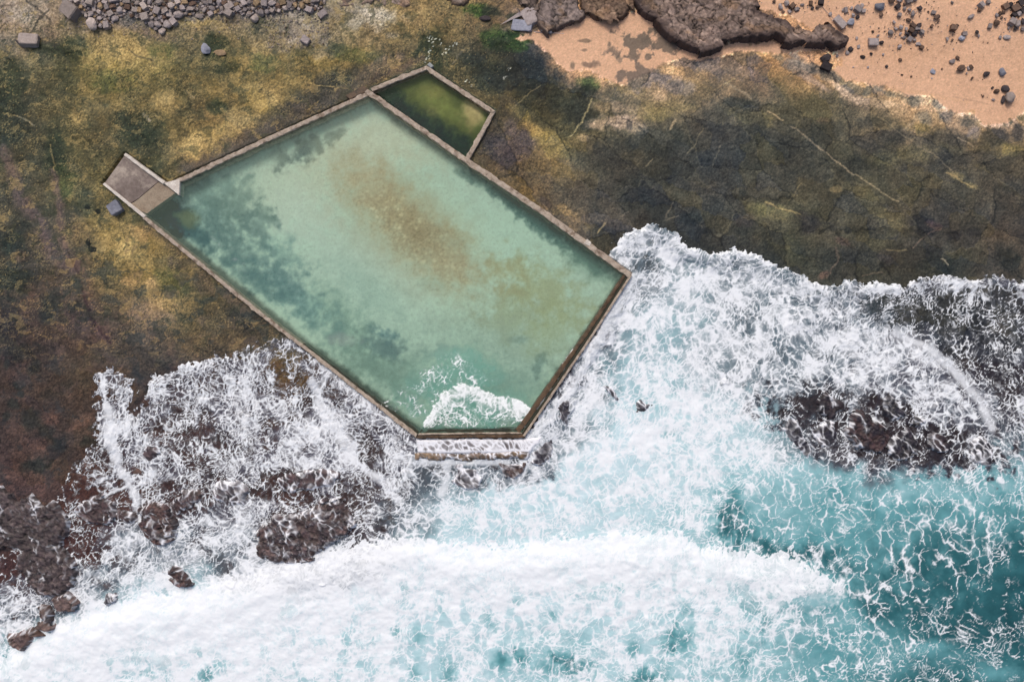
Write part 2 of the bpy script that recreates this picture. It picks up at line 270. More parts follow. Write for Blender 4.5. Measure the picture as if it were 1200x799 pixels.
# joints in the rock, and shade painted beside the pool wall
JOINTS_SHADE = [
 ((150,130,95),[(900,131),(918,141)],.8,.7),((140,122,92),[(928,148),(950,165),(975,184),(1000,205)],1.0,.65),((130,112,80),[(1030,137),(1055,156),(1078,171),(1100,186),(1118,202)],.8,.4),((140,120,95),[(1078,133),(1062,152)],2.,.5),((130,112,88),[(1122,160),(1141,172)],1.,.6),
 ((140,124,90),[(1003,204),(1026,221),(1052,236)],.9,.6),((150,126,76),[(1110,203),(1142,219)],1.2,.6),((150,130,80),[(898,238),(915,244),(937,251)],1.,.6),((130,112,70),[(940,215),(925,235)],.8,.3),((46,44,36),[(960,180),(975,195),(1010,215)],.9,.3),
 ((120,90,70),[(1070,290),(1090,272),(1104,268)],.9,.3),((130,110,70),[(1040,292),(1062,294)],1,.4),((130,100,76),[(970,325),(982,305),(980,290)],1.2,.3),((130,104,80),[(1012,322),(1035,318)],1,.3),((150,140,116),[(1104,304),(1112,310)],.7,.7),
 ((150,138,96),[(694,116),(686,135),(676,150),(668,160)],1.1,.7),((120,108,80),[(602,125),(618,112),(632,100)],.9,.5),((130,116,92),[(850,96),(866,106),(880,116)],1.2,.5),((140,124,90),[(862,92),(848,98)],1,.5),((120,108,78),[(824,150),(815,168),(806,180)],.8,.4),((120,108,78),[(844,172),(835,195)],.8,.3),((150,130,96),[(790,142),(786,152)],1.,.6),((140,124,90),[(757,196),(765,186)],.8,.5),
 ((140,118,86),[(636,240),(648,252)],.7,.4),((150,130,84),[(700,272),(709,262)],1.2,.6),((110,96,72),[(780,255),(790,237)],1.,.5),((120,104,80),[(728,253),(736,248)],1,.5),((104,92,68),[(780,258),(795,252)],1.2,.5),
 ((92,74,70),[(2,175),(16,205),(22,232),(48,262),(60,300),(85,312)],7,.75),((104,82,76),[(62,200),(70,240),(72,275),(80,300)],4,.6),((54,36,34),[(78,292),(92,322),(98,345),(108,372),(118,388),(130,402)],1.6,.85),((88,66,60),[(85,300),(100,330),(108,360),(124,395)],7,.5),((46,34,30),[(104,362),(110,380)],2.5,.7),
 ((70,60,54),[(35,40),(45,24),(56,12)],1.4,.7),((92,78,70),[(0,8),(40,0)],1.2,.4),((70,60,56),[(30,0),(52,18),(60,28)],1.,.5),
 ((84,72,64),[(222,200),(300,158),(372,124),(428,98)],9,.75,5.),((70,60,54),[(240,196),(300,163),(345,142)],4,.6,4.),((92,72,62),[(440,92),(470,80),(495,68)],5,.6,4.),((60,50,46),[(438,94),(455,84)],3,.6),((96,80,66),[(172,262),(230,312),(290,366)],6,.55,4.),((150,126,84),[(372,118),(362,132)],.8,.4),((150,130,92),[(357,96),(372,100),(410,104)],.6,.5),((140,120,90),[(397,92),(414,106)],.7,.4),((150,124,80),[(120,255),(128,245),(133,235)],1.,.4),((150,130,86),[(108,305),(122,285)],.8,.5),((150,128,84),[(110,312),(130,288)],.6,.4),((150,130,100),[(228,310),(238,298)],1.,.4),((165,140,96),[(58,170),(64,200)],.8,.4),((150,140,120),[(20,136),(40,146)],1.,.5),((170,155,140),[(168,134),(176,142)],1.4,.6),((60,52,44),[(150,57),(160,66),(180,72)],1.,.4),((150,130,100),[(218,107),(226,115)],.9,.5),((140,118,84),[(108,185),(120,170),(128,160)],.8,.3),((150,124,86),[(262,128),(272,148)],.8,.4),  # opening strokes paint the shade strip outside the pool wall
((120,110,96),[(530,75),(540,62),(545,58)],1.,.4),
 ]
for s in JOINTS_SHADE:
    stroke(*s)

for path, n_ in (([(505, 42), (506, 54), (503, 66), (498, 73)], 26), ([(519, 64), (528, 55), (534, 52)], 14), ([(588, 95), (594, 88), (598, 80)], 10), ([(546, 94), (552, 98)], 6), ([(508, 46), (516, 50)], 7)):
    for k_ in range(n_):
        i_ = random.randrange(len(path) - 1); t_ = random.random()
        cx_ = path[i_][0] * (1 - t_) + path[i_ + 1][0] * t_ + random.gauss(0, 1.6); cy_ = path[i_][1] * (1 - t_) + path[i_ + 1][1] * t_ + random.gauss(0, 1.6)
        blob((205, 210, 204), cx_, cy_, random.uniform(.5, 1.5), random.uniform(.5, 1.1), 0, .6, .5, .3)
# texture of weed and worn rock
rockm = 1 - np.clip(np.maximum(sm(-1, 3, polysdf(SAND2, U, V)), sm(-1, 3, polysdf(SAND1, U, V))), 0, 1)
tex = 0.17 * fbm(U / 9, V / 9, 5, 21, .65) + 0.26 * fbm(U / 2.8, V / 2.8, 3, 22, .75)
streak = fbm((U + 1.1 * V) / 3.2, (V * .9 - U * .8) / 11, 3, 23)
patch = sm(-.1, .35, fbm(U / 26, V / 26, 5, 25) + .2 * N_fine) - .5
C = C * (1 + (tex + .06 * streak)[..., None] * (0.25 + .85 * rockm[..., None]))
C = C * (1 + .16 * (patch * rockm)[..., None])
flick = sm(.52, .8, fbm(U / 2.2, V / 2.2, 2, 24)) * rockm * sm(450, 380, V) * (.42 - .28 * sm(560, 680, U))
C = C * (1 - flick[..., None]) + np.array([150, 128, 88], np.float32) * flick[..., None]
for s in JOINTS_SHADE:
    stroke(s[0], s[1], s[2] * .9, s[3] * .55, *s[4:])
# beds of rock parted by joints
jm = rockm * sm(560, 660, U + .3 * V) * .9 + rockm * .35 * sm(640, 560, U + .3 * V)
ju, jv = U + 5 * N_mid + 1.5 * N_m2, V + 5 * N_m2 + 1.5 * N_fine
a1 = (ju * .80 + jv * .60); b1 = (-ju * .60 + jv * .80)
for (sx, sy, sk, sd, tone_, ew) in ((92, 46, .35, 3, .22, .5), (38, 22, .3, 7, .09, .18)):
    f1, f2, idv = worley((a1 + sk * b1) / sx, b1 / sy, sd, True)
    e = (f2 - f1) * sy
    C = C * (1 + (tone_ * (idv - .5) * jm)[..., None])
    C = C + ((idv * 7.3 % 1 - .5) * 12 * jm)[..., None] * np.array([1, .6, -.5], np.float32)
    ln = np.exp(-(e / 1.1) ** 2) * ew * jm
    pal = sm(.05, .35, N_b2 + .5 * N_mid)
    C = C * (1 - (ln * (1 - pal) * .8)[..., None])
    C = C + (np.array([132, 118, 84], np.float32) - C) * (ln * pal * .55)[..., None]
# crisp-edged mosses, tan scours and straw
lm_ = rockm * sm(620, 520, U) * sm(470, 380, V)
q1_, q2_ = U + 5 * N_m2, V + 5 * N_mid
mo = sm(.18, .34, fbm(q1_ / 24, q2_ / 24, 6, 131, .62)) * lm_ * .42
C = C + (np.array([54, 52, 36], np.float32) - C) * mo[..., None]
sc_ = sm(.24, .40, fbm(q1_ / 20, q2_ / 15, 6, 137, .62)) * lm_ * .42
C = C + (np.array([160, 136, 92], np.float32) - C) * sc_[..., None]
rd = 1 - np.abs(fbm(U / 5.5 + .5 * N_mid, V / 5.5, 2, 141)) * 7
rd2 = 1 - np.abs(fbm(U / 8 + 3, V / 5, 2, 147)) * 8
thr = np.clip(np.maximum(rd, rd2), 0, 1) * sm(-.1, .4, fbm(U / 28, V / 28, 3, 143)) * lm_ * .42
C = C + (np.array([158, 138, 98], np.float32) - C) * thr[..., None]
drk = np.clip(1 - np.abs(fbm(U / 7 + 9, V / 7, 3, 149)) * 6, 0, 1) * rockm * sm(-.2, .4, fbm(U / 33, V / 33, 3, 151)) * (.32 - .18 * sm(560, 700, U))
C = C * (1 - drk[..., None])
ll_ = rockm * sm(420, 300, U) * sm(200, 330, V)
pt = sm(.2, .3, fbm(q1_ / 30, q2_ / 24, 6, 153, .62)) * ll_ * .42
C = C + (np.array([44, 46, 45], np.float32) - C) * pt[..., None]
pt = sm(.26, .4, fbm(q1_ / 26, q2_ / 26, 6, 157, .6)) * ll_ * .3
C = C + (np.array([108, 86, 76], np.float32) - C) * pt[..., None]
hue = fbm(U / 30, V / 30, 4, 27)[..., None] * rockm[..., None]
C = C + hue * np.array([5, 0, -4], np.float32)
rs_ = (.28 * rockm * sm(600, 700, U) * sm(70, 130, V))[..., None]
C = C * (1 - rs_) + (C.mean(-1, keepdims=True) + np.array([1.5, .5, -4], np.float32)) * rs_

Cb = np.stack([ (np.roll(C[..., k], 1, 0) + C[..., k] * 2 + np.roll(C[..., k], -1, 0)) / 4 for k in range(3)], -1)
Cb = (np.roll(Cb, 1, 1) + 2 * Cb + np.roll(Cb, -1, 1)) / 4
C = C + .8 * (C - Cb)
ul_ = (lm_ * sm(420, 300, V))[..., None]
C = C * (1 + .09 * ul_) + ul_ * np.array([0, 3, -1], np.float32)
fl_l = (rockm * sm(190, 90, U) * sm(300, 400, V))[..., None]
C = C + fl_l * np.array([7, 0, -2], np.float32)
lumi = C.mean(-1); wl = sm(-14, 14, polysdf(SEA, U0, V0) + 6 * N_mid) * sm(400, 440, V) * sm(620, 540, U)
C = C * (1 - .12 * wl[..., None]) + wl[..., None] * np.array([5, -3, -2], np.float32)
wr = sm(400, 440, V) * sm(860, 900, U)
C = C * (1 - .3 * wr[..., None]) + wr[..., None] * np.array([12, 1, 0], np.float32)
dk = sm(125, 70, lumi) * rockm * (1 - wl)
C = C + dk[..., None] * np.array([-5, 0, 5], np.float32)
lowl = dk * sm(420, 240, U) * sm(300, 380, V)
C = C + lowl[..., None] * np.array([-5, -1, 1], np.float32)
C = C * (1 + .13 * (rockm * sm(580, 680, U))[..., None])
# ------------------------------------------------ pool floors
psdf = polysdf(POOL, U0, V0); wsdf = polysdf(WADE, U0, V0)
F = np.zeros(U.shape + (3,), np.float32)
sl = win(470, 310, 300)
def fl(col, cx, cy, rx, ry, ang=0., op=.8, soft=.5, nz=.45, fine=.18): blob(col, cx, cy, rx, ry, ang, op, soft, nz, F, fine)
F[sl] = np.array((153, 193, 166), np.float32)
for b in [
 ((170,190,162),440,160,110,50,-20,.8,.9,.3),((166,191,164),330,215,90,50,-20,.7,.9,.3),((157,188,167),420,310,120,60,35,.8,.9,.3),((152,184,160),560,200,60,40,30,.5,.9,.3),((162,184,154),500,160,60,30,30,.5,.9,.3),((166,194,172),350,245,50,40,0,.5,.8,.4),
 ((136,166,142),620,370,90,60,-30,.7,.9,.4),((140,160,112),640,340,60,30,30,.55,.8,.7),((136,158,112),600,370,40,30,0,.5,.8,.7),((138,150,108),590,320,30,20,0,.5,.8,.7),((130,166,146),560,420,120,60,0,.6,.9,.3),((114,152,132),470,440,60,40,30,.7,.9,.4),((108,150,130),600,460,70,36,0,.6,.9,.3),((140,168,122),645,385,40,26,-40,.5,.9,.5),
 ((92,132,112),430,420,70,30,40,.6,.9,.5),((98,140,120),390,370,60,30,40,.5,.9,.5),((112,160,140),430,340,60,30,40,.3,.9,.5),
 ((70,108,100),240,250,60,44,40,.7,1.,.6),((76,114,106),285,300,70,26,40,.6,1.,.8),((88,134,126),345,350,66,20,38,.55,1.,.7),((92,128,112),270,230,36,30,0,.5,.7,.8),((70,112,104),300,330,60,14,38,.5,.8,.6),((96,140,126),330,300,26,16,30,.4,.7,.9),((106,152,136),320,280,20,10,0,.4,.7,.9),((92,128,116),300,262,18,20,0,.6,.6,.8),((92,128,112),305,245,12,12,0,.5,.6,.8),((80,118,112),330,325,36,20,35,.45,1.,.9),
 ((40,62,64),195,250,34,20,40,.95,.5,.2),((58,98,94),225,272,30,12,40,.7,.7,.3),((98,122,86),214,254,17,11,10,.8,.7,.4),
 ((98,124,110),355,172,36,13,-28,.9,.6,.8),((78,104,96),350,178,18,8,-40,.7,.6,.9),((112,140,122),385,156,24,6,-25,.7,.6,.9),((120,150,130),320,180,20,8,-30,.4,.7,.8),((120,160,140),250,215,30,10,-25,.6,.7,.6),
 ((64,102,90),640,262,70,13,34,.9,.6,.6),((68,106,92),690,298,44,14,36,.9,.6,.5),((68,104,92),590,225,40,9,34,.85,.6,.6),((92,134,116),560,208,26,7,34,.6,.7,.7),((100,140,118),690,310,40,14,36,.5,.8,.6),((76,110,96),540,202,14,5,34,.6,.6),
 ((92,128,118),445,405,26,18,20,.8,.7,.7),((86,120,112),460,408,14,10,0,.5,.7,.8),((84,122,116),520,412,24,9,-10,.2,.7,.8),((76,112,100),632,430,7,14,20,.5,.6,.8),((80,118,112),610,398,0.1+12,6,0,.3,.7),((112,148,128),505,330,20,10,0,.2),
 ((128,148,140),400,398,20,8,0,.6,.6,.5),((76,118,116),450,392,14,7,20,.6,.7,.8),
 # the weedy patch in the middle
 ((150,154,120),470,258,112,50,42,.8,1.5,.25,.05),((134,132,96),480,264,90,33,42,.85,1.4,.25,.06),((124,126,96),502,282,52,24,38,.6,1.2,.35,.1),((150,152,118),430,215,40,26,40,.6,1.2,.4,.1),((152,158,124),525,310,30,20,20,.6,1.,.4,.1),((138,136,100),460,225,30,10,60,.3,1.,.6,.1),((142,138,98),540,272,26,8,30,.3,1.,.6,.1),
 ]:
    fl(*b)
# lumps of sand in the weedy patch
lum = np.zeros(U.shape, np.float32); blob(1.0, 475, 265, 95, 32, 42, 1., .7, .6, arr=lum)
f1_, f2_, id_ = worley(U[sl] / 7.5 + .3 * N_fine[sl], V[sl] / 7.5 + .3 * N_m2[sl], 43, True)
cob = sm(.5, .12, f1_) * (.25 + .9 * id_)
F[sl] = F[sl] * (1 + .02 * lum[sl][..., None])
F[sl] = F[sl] + (lum[sl] * cob * sm(-.5, .3, N_mid[sl] + .3 * N_fine[sl]))[..., None] * np.array([27, 29, 24], np.float32)
F[sl] = F[sl] * (1 + (.12 * lum[sl] * fbm(U[sl] / 3, V[sl] / 3, 3, 46))[..., None])
speck = sm(.32, .62, fbm(U[sl] / 3.5, V[sl] / 3.5, 3, 45) + .35 * N_mid[sl])
dark = np.clip((150 - F[sl][..., 1]) / 60, 0, 1)
F[sl] = F[sl] * (1 - .22 * (speck * (.25 + .75 * dark))[..., None])
F[sl] = F[sl] * (1 + .025 * N_fine[sl] + .03 * N_mid[sl])[..., None]
# darker foot of the walls
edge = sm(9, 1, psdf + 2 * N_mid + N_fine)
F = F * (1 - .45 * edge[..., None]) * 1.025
# wading pool
s2 = win(510, 132, 80)
F[s2] = np.where((wsdf[s2] > -3)[..., None], np.array((70, 84, 44), np.float32), F[s2])
wm = np.zeros(U.shape + (3,), np.float32); wm[s2] = (76, 88, 48)
for b in [((112,124,66),515,122,34,14,30,.8,.8,.5),((186,174,122),555,130,20,12,60,.9,.8,.5),((150,142,92),550,142,14,10,50,.6,.8,.6),((132,132,74),510,105,20,10,0,.5,.8,.6),((112,112,70),505,130,10,8,0,.5,.8,.6),((22,44,42),470,125,42,13,38,.95,.9,.4),((22,42,42),515,155,46,15,38,.95,.9,.4),((22,44,40),545,172,22,14,40,.9,.9,.3),((34,56,42),455,108,16,9,0,.8,.8,.5),((52,70,36),560,155,16,7,110,.5,.8,.5)]:
    blob(*b, arr=wm)
inw = wsdf > -3
F[inw] = wm[inw] * (1 + .12 * N_fine[inw] + .1 * N_m2[inw])[..., None]

gx = F[..., 1] - (F[..., 0] + F[..., 2]) / 2
Fm = F.copy(); Fm[..., 1] -= .3 * np.maximum(gx, 0); Fm[..., 2] -= 1
F = np.where((psdf > wsdf)[..., None], Fm, F)
S_MAIN = np.array([0.21, 0.30, 0.24]); f_MAIN = 0.22
far = sm(4, 24, np.maximum(np.abs(X) - 62.5, np.abs(Y) - 42.5))[..., None]
farc = np.where(((V0 < 260) & (U0 > 900))[..., None], np.array([214, 171, 138], np.float32), np.array([106, 94, 74], np.float32))
C = C * (1 - far) + farc * far
Cl = lin(np.clip(C, 4, 250)).astype(np.float32)
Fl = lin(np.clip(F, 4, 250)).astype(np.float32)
S_W = lin((60, 92, 70)); f_W = .12
Fw = np.clip((Fl - f_W * S_W) / ((1 - f_W) ** 2 * np.array([.86, .94, .88])), .01, .9)
Ff = np.clip((Fl - f_MAIN * S_MAIN) / ((1 - f_MAIN) ** 2 * np.array([.84, .95, .9])), .004, .9)
Ff = np.where((wsdf > psdf)[..., None], Fw, Ff)
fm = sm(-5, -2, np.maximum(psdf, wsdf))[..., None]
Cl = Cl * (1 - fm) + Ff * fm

# ------------------------------------------------ levels
lob = billow(U0 / 11, V0 / 11, 3, 61)
lobe = sm(700, 560, U0)
ssdf = polysdf(SEA, U0 + (3 + 5 * lobe) * N_m2 + 2.5 * N_fine, V0 + (3 + 5 * lobe) * N_mid + 2.5 * N_fine) + (6 + 4 * lobe) * (lob - .55)
OPG = ["000000000000000000000000"] * 5 + [
 "000000000000000444422222",  # 275
 "000000000000002554432222",  # 325
 "000000000000004654433221",  # 375
 "000000000000036654443322",  # 425
 "000000000222237766421343",  # 475
 "011111111233368877521135",  # 525
 "011111111357899999988888",  # 575
 "011222111489999999999999",  # 625
 "013653333999999999999999",  # 675
 "259999999999999999999999",  # 725
 "999999999999999999999999"]  # 775
DENG = ["000000000000000000000000"] * 5 + [
 "000000000000007999877777",
 "000000000000009998765554",
 "000000000000089898876544",
 "004555555550077888887755",
 "005535546556677887645776",
 "003633576676889988753355",
 "004545444556788777455455",
 "224566633578888777433453",
 "345858999999999999964432",
 "678999999989899999855432",
 "888889788888788887544332"]
MILKG = ["555555555555555555555555"] * 5 + [
 "555555555555558777766665",
 "555555555555558887666555",
 "555555555555557788766555",
 "444444444444447787766555",
 "444444444444668787765555",
 "444444444466889887655455",
 "444444444688888876655555",
 "445666555788888764444433",
 "447877799888888775443332",
 "699999998888888887543221",
 "688888788888778876543222"]
def dig(G): return np.array([[int(c) for c in r] for r in G], np.float32) / 9.0
wu = U0 + 24 * N_big + 9 * N_mid; wv = V0 + 24 * N_b2 + 9 * N_m2
opac = gridsample(dig(OPG), wu, wv)
blob(.04, 1030, 500, 136, 32, 14, .92, .6, .9, arr=opac); blob(.1, 655, 482, 14, 24, 20, .8, .6, .4, arr=opac); blob(.1, 590, 552, 60, 20, 0, .7, .6, .4, arr=opac)
dens = gridsample(dig(DENG), wu, wv); milk = gridsample(dig(MILKG), wu, wv)

rough = (.10 * N_mid + .05 * N_fine + .16 * np.round(N_big * 3) / 3).astype(np.float32)
gz = zl + rough * (0.35 + .65 * rockm) - 0.05
gz = gz - .3 * sm(0, 60, ssdf) - 3.2 * sm(.35, 1, opac) * sm(0, 30, ssdf)
tw = sm(0, 20, np.minimum(np.abs(psdf), 999))
nearw = sm(22, 4, -psdf) * (psdf < 0)
gz = gz * (1 - nearw) + (-.08 + .03 * N_fine) * nearw
gz = np.where(psdf > -3.5, -1.25 + .05 * N_mid + .05 * lum * N_m2, gz)
gz = np.where(wsdf > -3.0, -.55 + .05 * N_mid, gz)
ramp_poly = [(120, 215), (146, 180), (195, 214), (207, 226), (172, 252)]
rsd = polysdf(ramp_poly, U0, V0)
gz = np.where(rsd > -2, -.5, gz)
gz = gz.astype(np.float32)

def gz_at(u, v):
    x, y, _ = W(u, v, 0.0)
    i = int(np.clip(np.searchsorted(xs, x), 1, len(xs) - 1)); j = int(np.clip(np.searchsorted(ys, y), 1, len(ys) - 1))
    return float(gz[j, i])

def grid_mesh(name, Z, keep=None):
    ny, nx = Z.shape
    idx = np.arange(ny * nx).reshape(ny, nx)
    q = np.stack([idx[:-1, :-1], idx[:-1, 1:], idx[1:, 1:], idx[1:, :-1]], -1).reshape(-1, 4)
    if keep is not None:
        k = keep[:-1, :-1] | keep[1:, 1:] | keep[:-1, 1:] | keep[1:, :-1]
        q = q[k.reshape(-1)]
        used = np.zeros(ny * nx, bool); used[q.reshape(-1)] = True
        remap = np.cumsum(used) - 1
        q = remap[q]
    else:
        used = np.ones(ny * nx, bool)
    co = np.stack([X, Y, Z], -1).reshape(-1, 3)[used].astype(np.float32)
    me = bpy.data.meshes.new(name)
    me.vertices.add(len(co)); me.vertices.foreach_set('co', co.reshape(-1))
    me.loops.add(q.size); me.loops.foreach_set('vertex_index', q.reshape(-1).astype(np.int32))
    me.polygons.add(len(q)); me.polygons.foreach_set('loop_start', (np.arange(len(q)) * 4).astype(np.int32))
    me.polygons.foreach_set('use_smooth', np.ones(len(q), bool))
    me.update()
    return me, used

def attr(me, name, arr, used, typ='FLOAT'):
    a = me.attributes.new(name, typ, 'POINT')
    if typ == 'FLOAT':
        a.data.foreach_set('value', arr.reshape(-1)[used].astype(np.float32))
    elif typ == 'FLOAT_COLOR':
        c = arr.reshape(-1, 3)[used]
        a.data.foreach_set('color', np.concatenate([c, np.ones((len(c), 1))], 1).astype(np.float32).reshape(-1))
    else:
        a.data.foreach_set('vector', arr.reshape(-1, 3)[used].astype(np.float32).reshape(-1))

def link(name, me, mat, parent=None):
    o = bpy.data.objects.new(name, me); COL.objects.link(o)
    if mat is not None: me.materials.append(mat)
    if parent is not None: o.parent = parent
    return o

def tag(o, label, cat, group=None):
    o['label'] = label; o['category'] = cat
    if group: o['group'] = group
    return o

# ---------------------------------------------------------------- materials
class NT:
    def __init__(s, name):
        s.m = bpy.data.materials.new(name); s.m.use_nodes = True; s.t = s.m.node_tree; s.t.nodes.clear()
    def n(s, typ, **kw):
        nd = s.t.nodes.new(typ)
        for k, v in kw.items():
            if k.startswith('i_'):
                key = k[2:]; key = int(key) if key.isdigit() else key.replace('_', ' ')
                sock = nd.inputs[key]
                if hasattr(v, 'is_output'): s.t.links.new(v, sock)
                else: sock.default_value = v
            else: setattr(nd, k, v)
        return nd
    def math(s, op, a, b=0.0, c=0.0, clamp=False):
        nd = s.t.nodes.new('ShaderNodeMath'); nd.operation = op; nd.use_clamp = clamp
        for i, v in enumerate((a, b, c)):
            if hasattr(v, 'is_output'): s.t.links.new(v, nd.inputs[i])
            else: nd.inputs[i].default_value = v
        return nd.outputs[0]
    def attr(s, name): return s.n('ShaderNodeAttribute', attribute_name=name)
    def maprange(s, v, a, b, c, d, smooth=True):
        nd = s.n('ShaderNodeMapRange'); nd.interpolation_type = 'SMOOTHSTEP' if smooth else 'LINEAR'
        for i, x in enumerate((v, a, b, c, d)):
            if hasattr(x, 'is_output'): s.t.links.new(x, nd.inputs[i])
            else: nd.inputs[i].default_value = x
        return nd.outputs[0]
    def mixc(s, f, a, b, blend='MIX'):
        nd = s.n('ShaderNodeMix', data_type='RGBA', blend_type=blend)
        for k, x in ((0, f), (6, a), (7, b)):
            if hasattr(x, 'is_output'): s.t.links.new(x, nd.inputs[k])
            else: nd.inputs[k].default_value = x if k == 0 else (*x, 1)
        return nd.outputs[2]
    def mixf(s, f, a, b):
        nd = s.n('ShaderNodeMix', data_type='FLOAT')
        for k, x in ((0, f), (2, a), (3, b)):
            if hasattr(x, 'is_output'): s.t.links.new(x, nd.inputs[k])
            else: nd.inputs[k].default_value = x
        return nd.outputs[0]
    def mixs(s, f, a, b):
        nd = s.n('ShaderNodeMixShader')
        if hasattr(f, 'is_output'): s.t.links.new(f, nd.inputs[0])
        else: nd.inputs[0].default_value = f
        s.t.links.new(a, nd.inputs[1]); s.t.links.new(b, nd.inputs[2])
        return nd.outputs[0]
    def out(s, sh):
        o = s.n('ShaderNodeOutputMaterial'); s.t.links.new(sh, o.inputs[0]); return s.m
    def pos(s): return s.n('ShaderNodeNewGeometry').outputs['Position']
    def noise(s, vec, scale, detail=4, rough=.6, dist=0.):
        return s.n('ShaderNodeTexNoise', i_Vector=vec, i_Scale=scale, i_Detail=detail, i_Roughness=rough, i_Distortion=dist).outputs[0]

def ground_mat():
    t = NT('shore_platform')
    c = t.attr('Col').outputs['Color']; p = t.pos()
    n1 = t.noise(p, 4.5, 6, .7); n2 = t.noise(p, 14, 3, .6)
    f = t.math('ADD', t.math('MULTIPLY', n1, .9), t.math('MULTIPLY', n2, .5))
    k = t.maprange(f, .48, .92, .54, 1.50, False)
    k = t.mixf(t.attr('grain').outputs['Fac'], 1.0, k)
    cc = t.n('ShaderNodeVectorMath', operation='SCALE', i_0=c, i_Scale=k).outputs[0]
    bump = t.n('ShaderNodeBump', i_Strength=.5, i_Distance=.12, i_Height=f)
    b = t.n('ShaderNodeBsdfPrincipled', i_Base_Color=cc, i_Roughness=.75, i_Normal=bump.outputs[0])
    b.inputs['Specular IOR Level'].default_value = .25
    return t.out(b.outputs[0])

def solid_mat(name, col, col2, scale=2.0, rough=.8, bumpd=.05, spec=.25, stain=None):
    t = NT(name); p = t.pos()
    n1 = t.noise(p, scale, 7, .7); n2 = t.noise(p, scale * 5, 4, .65)
    c = t.mixc(t.maprange(n1, .3, .7, 0, 1), lin(col), lin(col2))
    if stain:
        c = t.mixc(t.maprange(t.noise(p, scale * .6, 5, .7), .5, .66, 0, .85), c, lin(stain))
    k = t.maprange(n2, .25, .75, .72, 1.25, False)
    cc = t.n('ShaderNodeVectorMath', operation='SCALE', i_0=c, i_Scale=k).outputs[0]
    bump = t.n('ShaderNodeBump', i_Strength=.6, i_Distance=bumpd, i_Height=t.math('ADD', n1, n2))
    b = t.n('ShaderNodeBsdfPrincipled', i_Base_Color=cc, i_Roughness=rough, i_Normal=bump.outputs[0])
    b.inputs['Specular IOR Level'].default_value = spec
    return t.out(b.outputs[0])

def sea_mat():
    t = NT('sea_surface')
    f = t.attr('foam').outputs['Fac']; milk = t.attr('milk').outputs['Fac']; opac = t.attr('opac').outputs['Fac']
    p = t.pos()
    fn = t.noise(p, 5.0, 3, .65)
    f = t.math('MULTIPLY', f, t.maprange(fn, .3, .6, t.math('MULTIPLY_ADD', f, .5, .5), 1.0), clamp=True)
    r = t.n('ShaderNodeValToRGB', i_0=milk)
    e = r.color_ramp.elements
    e[0].position = 0.05; e[0].color = (*lin((20, 58, 66)), 1)
    e[1].position = 1.0; e[1].color = (*lin((198, 222, 231)), 1)
    for pz, cz in ((.3, (48, 100, 108)), (.5, (96, 154, 162)), (.72, (152, 194, 202))):
        x = e.new(pz); x.color = (*lin(cz), 1)
    wc = r.outputs[0]
    shallow = t.mixc(t.maprange(opac, .35, .8, 0, 1), t.mixc(t.maprange(milk, .5, .74, 0, 1), lin((104, 106, 122)), lin((132, 152, 166))), wc)
    bn = t.noise(p, 1.6, 5, .6)
    bump = t.n('ShaderNodeBump', i_Strength=.35, i_Distance=.15, i_Height=bn)
    body = t.n('ShaderNodeBsdfPrincipled', i_Base_Color=shallow, i_Roughness=.22, i_Normal=bump.outputs[0])
    body.inputs['Specular IOR Level'].default_value = .25
    tr = t.n('ShaderNodeBsdfTransparent', i_Color=(.9, .91, .93, 1))
    w = t.mixs(t.maprange(t.attr('film').outputs['Fac'], 0, 1, .04, 1, False), tr.outputs[0], body.outputs[0])
    fb = t.n('ShaderNodeBump', i_Strength=.2, i_Distance=.03, i_Height=f)
    fcol = t.mixc(t.noise(p, 1.1, 5, .6), (.77, .82, .885), (.86, .89, .925))
    fo = t.n('ShaderNodeBsdfDiffuse', i_Color=fcol, i_Normal=fb.outputs[0])
    ff = t.math('MULTIPLY', f, .96)
    return t.out(t.mixs(ff, w, fo.outputs[0]))

def pool_mat(name, scat, fac, tint):
    t = NT(name); p = t.pos()
    f = t.attr('foam').outputs['Fac']; milk = t.attr('milk').outputs['Fac']
    bn = t.noise(p, 2.2, 3, .5)
    bump = t.n('ShaderNodeBump', i_Strength=.15, i_Distance=.05, i_Height=bn)
    tr = t.n('ShaderNodeBsdfTransparent', i_Color=(*tint, 1))
    sc = t.n('ShaderNodeBsdfDiffuse', i_Color=(*scat, 1))
    w = t.mixs(fac, tr.outputs[0], sc.outputs[0])
    mk = t.n('ShaderNodeBsdfDiffuse', i_Color=(*lin((112, 172, 158)), 1))
    w = t.mixs(milk, w, mk.outputs[0])
    gl = t.n('ShaderNodeBsdfGlossy', i_Roughness=.06, i_Normal=bump.outputs[0])
    fr = t.n('ShaderNodeFresnel', i_IOR=1.2, i_Normal=bump.outputs[0])
    w = t.mixs(fr.outputs[0], w, gl.outputs[0])
    fo = t.n('ShaderNodeBsdfDiffuse', i_Color=(.84, .88, .90, 1))
    return t.out(t.mixs(f, w, fo.outputs[0]))

